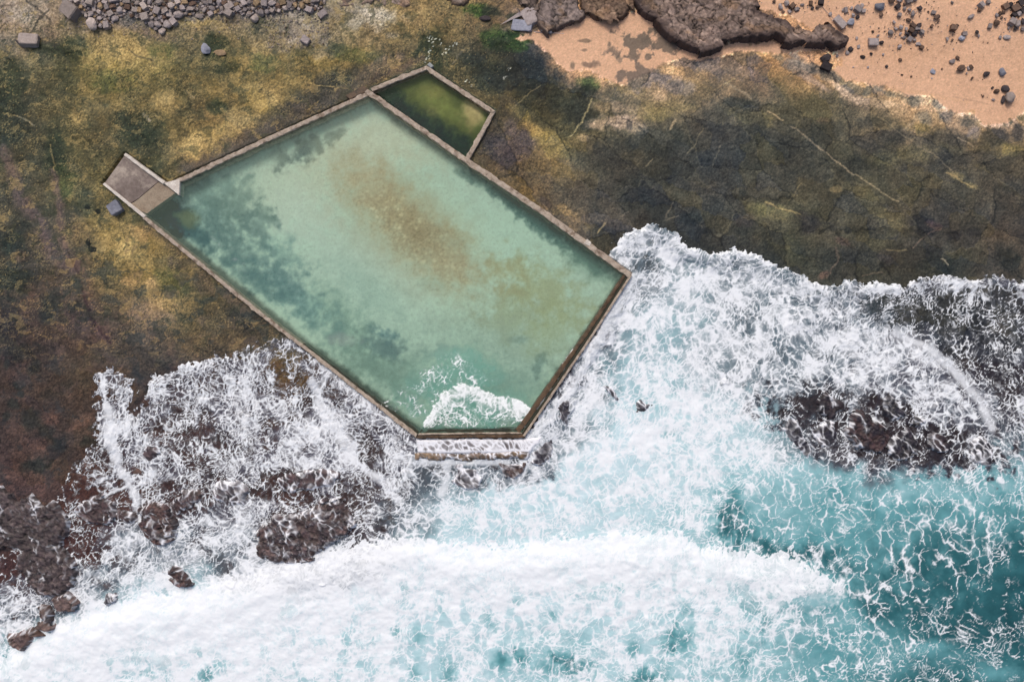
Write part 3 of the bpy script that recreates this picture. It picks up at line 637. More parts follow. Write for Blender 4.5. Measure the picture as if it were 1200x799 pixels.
def rock_mat(name, foam=False):
    """rock whose body colour is carried by the mesh; washed rocks keep rills of foam"""
    t = NT(name); p = t.pos()
    c = t.attr('Col').outputs['Color']
    n1 = t.noise(p, 2.2, 7, .7); n2 = t.noise(p, 9, 4, .65)
    k = t.maprange(t.math('ADD', t.math('MULTIPLY', n1, .8), t.math('MULTIPLY', n2, .6)), .4, 1.0, .6, 1.35, False)
    cc = t.n('ShaderNodeVectorMath', operation='SCALE', i_0=c, i_Scale=k).outputs[0]
    bump = t.n('ShaderNodeBump', i_Strength=.8, i_Distance=.15, i_Height=t.math('ADD', n1, t.math('MULTIPLY', n2, .4)))
    b = t.n('ShaderNodeBsdfPrincipled', i_Base_Color=cc, i_Roughness=.45 if foam else .8, i_Normal=bump.outputs[0])
    b.inputs['Specular IOR Level'].default_value = .4 if foam else .2
    sh = b.outputs[0]
    if foam:
        f = t.attr('foam').outputs['Fac']
        fo = t.n('ShaderNodeBsdfDiffuse', i_Color=(.82, .84, .9, 1))
        sh = t.mixs(f, sh, fo.outputs[0])
    return t.out(sh)

M_ground = ground_mat()
M_sea = sea_mat()
M_pool = pool_mat('pool_water', tuple(S_MAIN), f_MAIN, (.92, .975, .95))
M_wade = pool_mat('wading_water', tuple(S_W), f_W, (.93, .97, .94))
M_rock = rock_mat('dry_rock'); M_wet = rock_mat('washed_rock', True)
M_conc = solid_mat('weathered_concrete', (184, 171, 157), (146, 131, 117), 2.2, .85, .03, stain=(104, 88, 74))
M_concp = solid_mat('pale_concrete', (216, 210, 202), (188, 178, 168), 1.6, .85, .03)
M_concb = solid_mat('brown_wet_concrete', (104, 82, 62), (72, 58, 46), 1.8, .5, .04, stain=(48, 44, 36))
M_concd = solid_mat('algae_wall', (44, 50, 44), (58, 60, 48), 1.5, .6, .04)
M_ramp = solid_mat('ramp_concrete', (136, 124, 117), (104, 92, 87), .55, .75, .03, stain=(170, 158, 146))
M_land = solid_mat('sandy_landing', (158, 145, 127), (134, 118, 102), 1.2, .85, .03)

# ---------------------------------------------------------------- ground sheet
me, used = grid_mesh('shore_platform', gz)
attr(me, 'Col', Cl, used, 'FLOAT_COLOR')
attr(me, 'grain', np.where(np.maximum(psdf, wsdf) > -3, .18, .28 + (.72 - .3 * sm(600, 720, U)) * rockm), used)
g = link('ground', me, M_ground); g['kind'] = 'structure'

# ---------------------------------------------------------------- sea
def tone(arr, val, cx, cy, rx, ry, ang=0, op=.8, soft=.6, nz=.4): blob(val, cx, cy, rx, ry, ang, op, soft, nz, arr=arr)
CREST = [(-200, 830), (0, 768), (60, 735), (120, 712), (150, 700), (200, 696), (230, 688), (300, 668), (345, 650), (400, 638), (440, 636), (470, 626), (520, 634), (560, 640), (610, 638), (660, 632), (700, 628), (760, 622), (800, 628), (822, 642), (842, 640), (870, 648), (900, 650), (920, 648), (940, 656), (960, 668), (990, 688)]
bw = billow(U0 / 14, V0 / 14, 3, 61)
CU, CV = U0 + 9 * N_m2 + 5 * (bw - .6), V0 - 16 * (bw - .6) + 4 * N_fine
cy = np.interp(CU, [a for a, b in CREST], [b for a, b in CREST]).astype(np.float32)
cd = (CV - cy) * .85                                   # behind the breaker's front
cdh = (V0 - 3 * (bw - .6) * 2 - np.interp(U0, [a for a, b in CREST], [b for a, b in CREST])).astype(np.float32) * .85
cend = sm(1010, 930, U0 + .4 * (V0 - 690))
whitew = sm(-1.5, 2, cd) * sm(1000, 985, U0)
# width of the solid white crest
cw = np.interp(U0, [0, 300, 500, 700, 820, 900, 950, 985, 1000], [70, 100, 66, 64, 62, 54, 42, 16, 4]).astype(np.float32)
crest = whitew * sm(cw * 1.25, cw * .35, cd + (20 * N_mid + 14 * N_big) * np.clip(cw / 70, .08, 1))
tone(dens, .2, 965, 706, 42, 7, 0, .0)
dens = np.maximum(dens, crest * (.97 + .10 * N_mid))
dens = np.where((cd < 0) & (cd > -14) & (U0 > 500) & (U0 < 1000), np.minimum(dens, .62), dens)
# aqua face behind the crest at its end
tone(milk, .62, 955, 702, 46, 10, 0, .8); tone(dens, .12, 965, 704, 46, 8, 0, .92)
dens = dens + .19 * sm(520, 420, U0) * sm(.25, .45, dens)
# body of washes
for b in [  # value, where
 (.92, 760, 300, 36, 30), (.9, 830, 335, 60, 26), (.92, 790, 380, 60, 44), (.88, 900, 350, 60, 22, 20), (.9, 1000, 355, 16, 24, 20), (.93, 930, 400, 50, 26, 10), (.93, 1040, 420, 70, 28, 28), (.92, 1110, 455, 40, 22, 40), (.9, 1000, 400, 40, 26, 30),
 (.52, 1060, 365, 60, 18, 5), (.5, 1130, 390, 60, 40, 10), (.46, 1180, 440, 30, 40, 0), (.45, 1035, 345, 30, 12), (.5, 1160, 350, 40, 14), (.7, 1100, 328, 50, 5), (.7, 1180, 328, 30, 5), (.35, 1020, 358, 20, 9),
 (.30, 965, 475, 34, 20, 20), (.30, 1015, 505, 34, 22, 30), (.3, 1060, 525, 30, 18, 10), (.32, 1100, 522, 26, 20), (.5, 1140, 520, 26, 18), (.45, 925, 500, 22, 26), (.45, 905, 475, 14, 14),
 (.55, 735, 445, 18, 16), (.5, 745, 470, 22, 16), (.4, 715, 465, 14, 8, 30), (.4, 752, 475, 9, 8), (.42, 660, 482, 9, 16), (.5, 640, 470, 12, 10), (.55, 648, 455, 10, 14, 30), (.55, 700, 425, 30, 14, -30), (.8, 700, 485, 30, 22), (.6, 690, 495, 8, 12, 20), (.45, 784, 508, 10, 6),
 (.72, 640, 525, 12, 14), (.9, 580, 600, 60, 30), (.85, 670, 560, 60, 26), (.8, 720, 600, 60, 18), (.84, 600, 560, 30, 16), (.62, 740, 548, 22, 12), (.6, 655, 610, 20, 8),
 (.35, 690, 622, 8, 8), (.35, 683, 630, 4, 5), (.45, 860, 575, 14, 30), (.4, 850, 610, 14, 24), (.35, 880, 600, 30, 24), (.38, 950, 590, 60, 30), (.32, 1010, 600, 30, 16), (.6, 905, 565, 30, 10), (.36, 870, 630, 40, 10),
 (.28, 1090, 650, 70, 40), (.22, 1150, 720, 60, 40), (.2, 1090, 720, 40, 30), (.3, 940, 620, 70, 30), (.55, 1060, 625, 9, 40), (.5, 1040, 650, 9, 30), (.5, 1150, 650, 7, 40, 10), (.3, 1180, 620, 30, 20), (.3, 940, 640, 50, 14), (.2, 1160, 690, 30, 16), (.26, 1120, 690, 30, 14), (.45, 1090, 755, 40, 12, -10), (.45, 1160, 775, 40, 14), (.5, 1000, 750, 40, 10), (.4, 1000, 775, 30, 20), (.62, 940, 760, 20, 14), (.4, 925, 775, 16, 18), (.3, 910, 790, 20, 10),
 # left washes
 (.55, 250, 445, 50, 24, -10), (.35, 200, 500, 40, 30), (.62, 300, 520, 30, 30), (.5, 330, 430, 30, 26), (.26, 340, 440, 18, 20), (.5, 360, 460, 10, 30), (.62, 420, 470, 40, 16, 40), (.5, 430, 500, 30, 20, 40), (.66, 470, 500, 26, 14, 40), (.42, 430, 530, 16, 18, 40), (.5, 440, 575, 50, 14, 20), (.44, 490, 575, 36, 20, 0), (.75, 480, 525, 12, 20, 15), (.7, 400, 430, 20, 8, 42),
 (.2, 178, 530, 10, 8), (.22, 160, 553, 9, 6), (.15, 228, 542, 9, 12), (.2, 255, 560, 9, 8), (.25, 340, 560, 40, 10, 0), (.2, 330, 580, 30, 9), (.22, 345, 610, 40, 20, -15), (.3, 390, 600, 30, 20), (.2, 190, 572, 40, 8, -10), (.2, 215, 590, 24, 14), (.25, 280, 575, 22, 12), (.6, 255, 590, 30, 10, -30), (.65, 240, 530, 20, 10), (.2, 125, 590, 20, 10), (.25, 100, 600, 30, 14), (.5, 110, 560, 20, 8, -40), (.35, 95, 575, 16, 14),
 (.15, 130, 462, 8, 10), (.6, 140, 440, 14, 7), (.3, 118, 475, 5, 8), (.25, 20, 600, 50, 20), (.2, 40, 640, 40, 40), (.62, 10, 640, 16, 8, -30), (.45, 80, 625, 14, 18), (.66, 130, 650, 26, 20), (.7, 150, 640, 14, 26), (.42, 140, 660, 12, 12), (.35, 128, 688, 16, 10), (.45, 110, 660, 12, 20, -40), (.86, 180, 660, 26, 16), (.82, 165, 690, 30, 12), (.5, 255, 660, 30, 14, 30), (.45, 240, 645, 20, 10, 20), (.4, 262, 668, 16, 9), (.62, 290, 640, 18, 20), (.78, 30, 705, 20, 10, -30), (.4, 70, 715, 12, 8), (.8, 90, 720, 16, 10), (.45, 20, 755, 20, 14), (.35, 50, 745, 20, 10),
 ]:
    tone(dens, b[0], b[1], b[2], b[3], b[4], b[5] if len(b) > 5 else 0, .78, .8, .45)
# clear pits in the white water (value small)
for i in range(26):
    cx = random.uniform(10, 930); cyy = random.uniform(0, 1)
    base = float(np.interp(cx, [a for a, b in CREST], [b for a, b in CREST]))
    v = base + 60 + cyy * (800 - base - 55)
    if v > 815: continue
    r = random.uniform(4, 12)
    tone(dens, random.uniform(.4, .62), cx, v, r * .9, r * 1.5, random.uniform(-20, 20), .8, 1., .6)
    tone(milk, random.uniform(.5, .75), cx, v, r * 1.2, r * 1.6, 0, .7, .9, .4)
for (cx, v, rx, ry, d, m) in [(797, 750, 16, 10, .1, .36), (742, 762, 8, 10, .15, .38), (610, 770, 9, 6, .12, .28), (755, 795, 22, 8, .12, .2), (660, 768, 10, 6, .3, .35), (490, 745, 6, 8, .25, .45), (463, 738, 6, 5, .3, .45), (485, 787, 6, 9, .12, .4), (525, 785, 8, 9, .3, .4), (590, 772, 8, 7, .2, .3), (30, 780, 6, 6, .3, .4), (240, 790, 12, 8, .1, .35), (800, 718, 12, 6, .3, .5), (880, 710, 10, 12, .3, .45), (896, 725, 6, 14, .25, .3), (575, 725, 10, 6, .4, .55), (605, 703, 6, 6, .3, .5), (727, 688, 7, 5, .3, .45), (830, 690, 8, 10, .5, .6), (5, 772, 5, 6, .3, .4), (690, 690, 22, 5, .5, .6), (175, 790, 8, 5, .3, .4), (130, 775, 10, 6, .4, .5), (670, 785, 24, 7, .3, .35), (870, 775, 10, 14, .3, .4)]:
    tone(dens, d + .08, cx, v, rx * 1.1, ry * 1.5, random.uniform(-15, 15), .6, 1., 1.1); tone(milk, m, cx, v, rx * 1.2, ry * 1.6, 0, .6, 1., .9)
for b in [(.2, 1110, 670, 60, 40), (.12, 1150, 735, 50, 26), (.18, 1090, 640, 20, 30), (.15, 860, 610, 22, 30), (.2, 905, 645, 40, 12), (.25, 960, 650, 40, 12), (.42, 980, 590, 40, 20), (.5, 930, 590, 30, 20), (.2, 1190, 640, 20, 20), (.6, 1000, 730, 40, 20), (.45, 1040, 770, 40, 30), (.5, 1170, 790, 40, 12), (.6, 1090, 760, 30, 10), (.3, 985, 665, 20, 10), (.75, 690, 495, 14, 16), (.5, 784, 508, 14, 8), (.3, 1015, 690, 24, 14), (.8, 560, 600, 60, 30), (.85, 900, 545, 60, 10), (.18, 1030, 715, 26, 20)]:
    tone(milk, b[0], b[1], b[2], b[3], b[4], 0, .75, .9, .4)
milk = milk + .05 * sm(820, 900, U0) * sm(540, 600, V0)
milk = np.clip(milk + .10 * N_mid + .05 * N_big, 0, 1)
for b in [(.26, 1010, 498, 88, 20, 16), (.28, 935, 492, 40, 30, 25), (.3, 1110, 528, 50, 22, 10), (.3, 1050, 478, 30, 14, 0)]:
    tone(dens, b[0], b[1], b[2], b[3], b[4], b[5], .75, .8, 1.1)
for b in [(.84, 770, 300, 40, 30, 0), (.82, 800, 360, 70, 40, 0), (.8, 880, 360, 70, 40, 10), (.8, 720, 400, 40, 50, -30)]:
    tone(dens, b[0], b[1], b[2], b[3], b[4], b[5], .5, 1., .5)
for b in [(.28, 130, 592, 50, 18, 0), (.26, 225, 584, 50, 16, -15), (.28, 350, 566, 55, 15, 0), (.3, 390, 600, 40, 18, -15), (.3, 100, 560, 20, 20, 0), (.34, 430, 540, 22, 26, -40), (.3, 228, 540, 14, 14, 0), (.36, 340, 440, 26, 30, 0), (.3, 60, 640, 50, 40, 0)]:
    tone(dens, b[0], b[1], b[2], b[3], b[4], b[5], .75, .8, .6)
for b in [(.46, 900, 600, 60, 30, 0), (.46, 1010, 600, 70, 30, 0), (.44, 1100, 640, 90, 60, 0), (.4, 1100, 750, 100, 40, 0), (.48, 960, 750, 60, 40, 0)]:
    dens = dens + np.clip(b[0] + .05 - dens, 0, .18) * sm(1.3, .5, np.hypot((U0 - b[1]) / b[3], (V0 - b[2]) / b[4]) + .3 * N_mid)
dens = dens + .07 * sm(1.2, .5, np.hypot((U0 - 745) / 150, (V0 - 450) / 190) + .3 * N_mid) * sm(.45, .6, dens)
TONGUE = [(1003, 345), (1012, 378), (1060, 392), (1105, 424), (1150, 478), (1166, 506), (1120, 490), (1060, 466), (985, 450), (925, 440), (890, 400), (920, 335), (985, 338)]
tg = polysdf(TONGUE, U0 + 8 * N_mid + 4 * N_m2, V0 + 8 * N_m2 + 3 * N_fine)
tgw = sm(-4, 5, tg) * (1 - .55 * sm(12, 40, tg))
for b in [(.34, 1100, 365, 70, 22, 8), (.36, 1150, 400, 50, 40, 0), (.4, 1185, 450, 24, 40, 0), (.3, 1030, 358, 20, 12, 0)]:
    tone(dens, b[0], b[1], b[2], b[3], b[4], b[5], .7, .8, .4)
dens = np.maximum(dens, .86 * tgw)
dens = np.maximum(dens, .8 * sm(10, 2, np.abs(ssdf - 7)) * (U0 > 690) * (ssdf > 0))
for b in [(.66, 900, 548, 80, 16, 0), (.6, 920, 575, 40, 10, 0), (.72, 640, 575, 120, 26, 0), (.66, 760, 600, 60, 20, 0), (.8, 780, 470, 60, 30, 0), (.8, 840, 420, 60, 50, 20), (.82, 760, 350, 40, 50, 30)]:
    tone(dens, b[0], b[1], b[2], b[3], b[4], b[5], .6, .9, .5)
for b in [(.62, 915, 585, 50, 26, 0), (.72, 905, 550, 60, 14, 0), (.5, 980, 610, 40, 24, 0), (.42, 1060, 620, 60, 26, 0), (.45, 1170, 610, 30, 20, 0), (.5, 1010, 760, 70, 30, 0), (.46, 1120, 770, 60, 16, 0)]:
    tone(milk, b[0], b[1], b[2], b[3], b[4], b[5], .7, 1., .4)
# runnels of solid white
solid = crest.copy()
for s in [
 (.97, [(118, 436), (122, 462), (125, 480)], 2.2), (1., [(126, 478), (130, 505), (136, 540), (140, 556)], 4.5), (1., [(128, 500), (134, 535)], 5.5), (.97, [(140, 552), (150, 566), (158, 585), (163, 610)], 4), (.9, [(150, 568), (125, 578), (100, 592), (80, 605)], 2.2), (.85, [(140, 556), (118, 562), (102, 572)], 1.6),
 (1., [(367, 448), (374, 470), (385, 492), (398, 512), (412, 535), (430, 552), (452, 566), (468, 588)], 4.5), (.9, [(372, 470), (392, 500), (410, 528)], 7), (.85, [(340, 402), (360, 416), (390, 436)], 3), (.85, [(300, 520), (302, 545), (296, 565)], 5), (.8, [(320, 610), (345, 606), (365, 590), (380, 586)], 1.8), (.8, [(230, 500), (226, 475), (222, 452)], 2), (.8, [(250, 480), (262, 500)], 3), (.8, [(365, 598), (382, 588), (396, 583)], 2),
 (.95, [(520, 540), (525, 560), (517, 580)], 4), (.9, [(490, 541), (560, 541), (596, 541)], 4), (.95, [(632, 514), (624, 528), (619, 545), (612, 556)], 2.5), (.95, [(700, 405), (680, 440), (640, 495), (622, 512)], 4), (.85, [(725, 470), (700, 452), (690, 445)], 2), (.9, [(740, 330), (700, 400)], 8),
 (.9, [(1165, 500), (1150, 470), (1120, 435), (1085, 405), (1050, 390)], 5), (.85, [(1165, 505), (1150, 540), (1120, 560)], 2), (.8, [(1005, 350), (990, 400), (975, 420)], 5), (.75, [(1000, 470), (992, 505)], 1.4), (.7, [(1030, 480), (1018, 515)], 1.2), (.75, [(975, 495), (1005, 475)], 1.2),
 (.7, [(1044, 600), (1047, 640), (1052, 680)], 3), (.75, [(1062, 610), (1064, 650), (1068, 695)], 4), (.6, [(1160, 610), (1165, 650), (1155, 690)], 3), (.65, [(1110, 610), (1125, 625), (1140, 618), (1165, 600)], 3), (.6, [(1170, 620), (1185, 640)], 2.5), (.6, [(1155, 690), (1140, 715), (1138, 730)], 2.5), (.8, [(843, 538), (848, 580), (850, 600)], 2), (.55, [(980, 688), (1010, 702), (1050, 700), (1080, 705)], 2), (.55, [(1080, 650), (1098, 665), (1095, 690)], 2),
 ]:
    stroke(s[0], s[1], s[2], .9, 3., arr=dens, soft=.9)
    if s[0] >= .9: stroke(1.0, s[1], s[2] * 1.25, .97, 2.2, arr=solid, soft=.7)
# foam front along the edge of the wash
low_ = sm(0, 40, cdh - cw) * sm(900, 840, U0)
milk = milk - .13 * low_ * sm(-.3, .4, N_mid)
dens = dens - .10 * low_
thin_ = sm(.1, .5, fbm(U0 / 38, V0 / 26, 4, 163)) * .24 * sm(.5, .8, dens) * (1 - .6 * crest)
dens = dens - thin_
front = sm(9, 1, ssdf) * sm(-1, 1, ssdf) * np.where(U0 > 700, .75, .55)
dens = np.maximum(dens, front)
land_l = sm(520, 430, U0) * sm(660, 600, V0)
cellv = np.zeros_like(dens); cellv[:] = .25
for b in [(.85, 1080, 650, 140, 100), (.6, 950, 600, 100, 60), (.0, 250, 500, 200, 110), (.1, 450, 540, 60, 70), (.5, 700, 560, 120, 40), (.6, 600, 740, 500, 60), (.3, 1100, 400, 120, 80), (.45, 850, 380, 120, 60), (.7, 960, 760, 60, 40)]:
    tone(cellv, b[0], b[1], b[2], b[3], b[4], 0, .9, 1., .2)
dens = np.where(dens > .6, .6 + (dens - .6) * (.75 + .25 * crest), dens)
vary = .16 * fbm(U0 / 22, V0 / 22, 4, 71) + .10 * fbm(U0 / 7, V0 / 7, 3, 72)
dens = np.clip(dens + vary * (1 - .75 * crest) * sm(.05, .3, dens), 0, 1)

# webs of foam, drawn out along the run of the water
def flow_angle(D):
    """direction in which the water runs, radians in plan, by place"""
    u, v = D['U0'], D['V0']
    pts = [(120, 480, 85), (250, 470, 80), (330, 450, 70), (420, 500, 48), (300, 600, 20), (60, 640, -35), (500, 590, 20), (620, 600, 60), (740, 320, -30), (700, 430, -55), (800, 420, 70), (900, 360, 60), (1000, 360, 60), (1100, 440, 35), (1150, 380, 80), (950, 500, 25), (1050, 530, 30), (880, 600, 85), (1050, 620, 85), (1150, 640, 80), (200, 740, 75), (500, 740, 90), (800, 740, 90), (1000, 750, 80), (1150, 760, 20)]
    num = 0; den = 0
    for a, b, t in pts:
        w = np.exp(-((u - a) ** 2 + (v - b) ** 2) / 90. ** 2) + 1e-6
        num = num + w * np.exp(2j * math.radians(t)); den = den + w
    return np.angle(num) / 2 + .9 * fbm(u / 60, v / 60, 3, 201) + .5 * fbm(u / 20, v / 20, 2, 205)

def blur(A):
    B = (np.roll(A, 1, 0) + 2 * A + np.roll(A, -1, 0)) / 4
    return (np.roll(B, 1, 1) + 2 * B + np.roll(B, -1, 1)) / 4

def bil(A, x, y):
    h, w = A.shape
    x = np.clip(x, 0, w - 1.001); y = np.clip(y, 0, h - 1.001)
    xi = x.astype(np.int32); yi = y.astype(np.int32); fx = x - xi; fy = y - yi
    return (A[yi, xi] * (1 - fx) + A[yi, xi + 1] * fx) * (1 - fy) + (A[yi + 1, xi] * (1 - fx) + A[yi + 1, xi + 1] * fx) * fy

def smear(A, ang, n, step):
    """run a field along the flow (both ways)"""
    h, w = A.shape
    J, I = np.mgrid[0:h, 0:w].astype(np.float32)
    dx, dy = np.cos(ang).astype(np.float32), (-np.sin(ang)).astype(np.float32)   # rows run north
    out = A.copy(); wt = 1.0
    for sgn in (1, -1):
        x, y = I.copy(), J.copy()
        for k in range(n):
            cx, cy = np.clip(x, 0, w - 1).astype(np.int32), np.clip(y, 0, h - 1).astype(np.int32)
            x = x + sgn * step * dx[cy, cx]; y = y + sgn * step * dy[cy, cx]
            out = out + bil(A, x, y) * (1 - .5 * k / n); 
    return out / (1 + 2 * sum(1 - .5 * k / n for k in range(n)))

def sea_foam(D):
    u, v = D['U0'].astype(np.float32), D['V0'].astype(np.float32)
    dens, cell, crest = D['dens'], D['cellv'], D['crest']
    ang = flow_angle(D)
    s = 0
    wx = 10 * fbm(u / 50, v / 50, 2, 1) + 4.5 * fbm(u / 17, v / 17, 2, 2) + 1.5 * perlin(u / 6, v / 6, 3) + .6 * perlin(u / 2.4, v / 2.4, 13)
    wy = 10 * fbm(u / 50, v / 50, 2, 4) + 4.5 * fbm(u / 17, v / 17, 2, 5) + 1.5 * perlin(u / 6, v / 6, 6) + .6 * perlin(u / 2.4, v / 2.4, 16)
    x, y = u + wx, v + wy
    scl = np.clip(cell + (.22 + .25 * sm(0, .3, cell)) * fbm(u / 45, v / 45, 3, 211), 0, 1)
    cov = dens + .26 * fbm(u / 34, v / 34, 4, 7) + .16 * fbm(u / 11, v / 11, 3, 9)
    cov = np.clip(cov, 0, 1.15)
    rest = 1.0; fill = 0; fw = 0
    sizes = (34, 17, 8.5, 4.6)
    ws = (sm(.45, .9, scl), sm(.15, .5, scl) * (1 - .4 * sm(.7, 1, scl)), sm(.75, .25, scl) * .9 + .12, sm(.45, .05, scl) * .75)
    for i, (sz, w) in enumerate(zip(sizes, ws)):
        f1, f2, idv = worley(x / sz, y / sz, i, True)
        e = (f2 - f1)
        wd = (.75 if i < 2 else .6) * (.8 + 1.2 * sm(-.3, .5, fbm(u / 25, v / 25, 2, 30 + i))) * (.7 + .7 * cov)
        line = np.exp(-(e * sz / wd) ** 2)
        fade = sm(-.3, .3, fbm(u / 20, v / 20, 3, 20 + i) + (cov - .36) * 1.4)
        halo = np.exp(-e * sz / (1.2 + 6 * cov ** 3)) * (.12 + .5 * cov ** 1.5)
        op_ = sm(-.16, .16, cov * 1.6 - .52 - idv)            # closed cells
        soft = sm(.0, .16, e)
        fl = op_ * (.55 + .45 * (1 - soft))
        rest = rest * (1 - np.clip(np.maximum(line * fade, halo), 0, 1) * w)
        fill = fill + w * fl; fw = fw + w
    fill = fill / fw
    body = sm(.40, .88, fill + .22 * fbm(u / 7, v / 7, 3, 41) + .35 * (cov - .6))
    fine = fbm(u / 2.6, v / 2.6, 3, 43)
    f = 1 - rest * (1 - np.clip(body * (.82 + .25 * fine), 0, 1))
    f = f * sm(.04, .3, cov)
    st = smear(f, ang, 6, 1.2)
    rag = smear(np.clip(.5 + .9 * fbm(u / 2.2, v / 2.2, 2, 47), 0, 1), ang, 7, 1.0)      # streaks of bubbles
    f = np.clip(.72 * f + .36 * st, 0, 1); f = sm(.04, 1.0, f) * .6 + f * .4
    f = np.clip(f + (rag - .5) * 1.3 * f * (1 - f) * 1.6, 0, 1)
    f = np.maximum(f, crest * np.clip(.82 + .22 * smear(fbm(u / 14, v / 14, 4, 49), ang, 6, 1.2) + .14 * smear(fbm(u / 4, v / 4, 2, 51), ang, 5, 1.), 0, .99))
    f = np.maximum(0, f - .07) / .93
    f = f + .9 * (f - blur(blur(f)))
    return np.clip(f, 0, 1)

r0 = int(np.searchsorted(ys, 16.0))                      # rows south of the platform's foam edge only
cover = np.zeros_like(dens)
cover[:r0] = sea_foam({k: q[:r0] for k, q in (('U0', U0), ('V0', V0), ('dens', dens), ('cellv', cellv), ('crest', solid))})
cover = np.where(ssdf > -6, cover, 0).astype(np.float32)

swell = .12 * fbm(U0 / 55, V0 / 40, 3, 91) + .05 * fbm(U0 / 16, V0 / 12, 3, 92)
bump = dens * (.045 * (fbm(U0 / 13, V0 / 10, 3, 98)) + crest * .10 * fbm(U0 / 42, V0 / 26, 2, 99) + .012 * (billow(U0 / 6, V0 / 6, 2, 94) - .5))
brk = .85 * sm(-6, 30, cdh + 4 * (bw - .5)) * np.exp(-np.maximum(cdh, 0) / 120) * cend * (.95 + .12 * fbm(U0 / 30, V0 / 22, 3, 96))
t_in = sm(0, 36, ssdf)
deep = np.maximum(gz + .06, -.32 + .6 * swell * opac)
wz = (gz + .05 + .22 * sm(0, 5, ssdf) * sm(26, 8, ssdf) * (U0 > 690)) * (1 - t_in) + (deep + .02) * t_in
wz = wz + bump * (.25 + .75 * np.clip(opac * 1.6, 0, 1)) * sm(0, 12, ssdf) + brk
wz = np.where(ssdf < 0, gz - .12, wz)
keep = (ssdf > -2) & (psdf < -2.5)
keep = keep.astype(bool)
me, used = grid_mesh('sea', wz.astype(np.float32), keep)
for nm, a in (('foam', cover), ('milk', milk), ('opac', np.clip(opac + .03 * N_mid, 0, 1)), ('film', np.clip(np.maximum(sm(.2, .8, opac), .50 * sm(.42, .74, dens) + .06 * N_mid), 0, 1))): attr(me, nm, a, used)
s_ = link('sea_water', me, M_sea); s_['kind'] = 'structure'

# ---------------------------------------------------------------- pool water
pd = np.zeros_like(dens); pm = np.zeros_like(dens)
for b in [(.56, 505, 440, 28, 13, -40), (.5, 480, 462, 28, 11, -35), (.42, 535, 425, 18, 12, 0), (.4, 545, 445, 30, 14, 0), (.42, 490, 480, 14, 14, 0), (.36, 520, 470, 24, 16, 0), (.3, 460, 470, 14, 8, -30)]:
    tone(pd, b[0], b[1], b[2], b[3], b[4], b[5], .95, .9, .5)
bf = [(495, 497), (505, 480), (515, 462), (532, 450), (548, 447), (562, 452), (578, 462), (598, 464), (616, 472), (624, 480)]
bwm = np.interp(U0, [a for a, b in bf], [b for a, b in bf])
pb = V0 + 5 * N_m2 + 5 * (bw - .6) - bwm
inb = sm(491, 500, U0 + .0 * V0) * sm(627, 619, U0 - (V0 - 480) * -.35)
dd = sm(-1, 3, pb) * inb
pd = np.maximum(pd, dd * np.clip(.80 - sm(12, 36, pb) * .42 + .12 * N_mid, 0, 1) * sm(504, 496, V0))
for s in [(.85, [(655, 455), (640, 478), (660, 430), (678, 402)], 1.5), (.8, [(630, 478), (655, 438), (676, 402)], 1.8), (.22, [(245, 275), (268, 296), (290, 318)], 2.)]:
    stroke(s[0], s[1], s[2], .9, 2., arr=pd, soft=.9)
for b in [(.6, 520, 445, 54, 28, -25), (.7, 560, 480, 70, 26, 0), (.6, 560, 440, 34, 22, 0), (.5, 540, 420, 24, 14, 0)]:
    tone(pm, b[0], b[1], b[2], b[3], b[4], b[5], .8, 1., .4)
pz = (.18 + .06 * sm(0, 6, pb) * sm(40, 6, pb) * inb * (.6 + bw * .8) + .006 * N_fine).astype(np.float32)
me, used = grid_mesh('main_pool_water', pz, psdf > 0)
pcov = np.zeros_like(pd); s3 = win(540, 450, 130)
pcov[s3] = sea_foam({'U0': U0[s3], 'V0': V0[s3], 'dens': pd[s3] * 1.08, 'cellv': np.full_like(pd[s3], .3), 'crest': np.zeros_like(pd[s3])}) * sm(.04, .2, pd[s3])
pcov[sl] = np.maximum(pcov[sl], pd[sl] * (pd[sl] < .25) * sm(.2, .6, N_fine[sl]))
for nm, a in (('foam', pcov), ('milk', pm)): attr(me, nm, a, used)
o = link('pool_water', me, M_pool); o['kind'] = 'structure'
me, used = grid_mesh('wading_pool_water', (.14 + .004 * N_fine).astype(np.float32), wsdf > 0)
for nm in ('foam', 'milk'): attr(me, nm, np.zeros_like(pd), used)
o = link('wading_pool_water', me, M_wade); o['kind'] = 'structure'

# ---------------------------------------------------------------- built things
def empty(name, u, v, z, label, cat, group=None):
    e = bpy.data.objects.new(name, None); COL.objects.link(e); e.location = W(u, v, z); e.empty_display_size = .3
    return tag(e, label, cat, group)

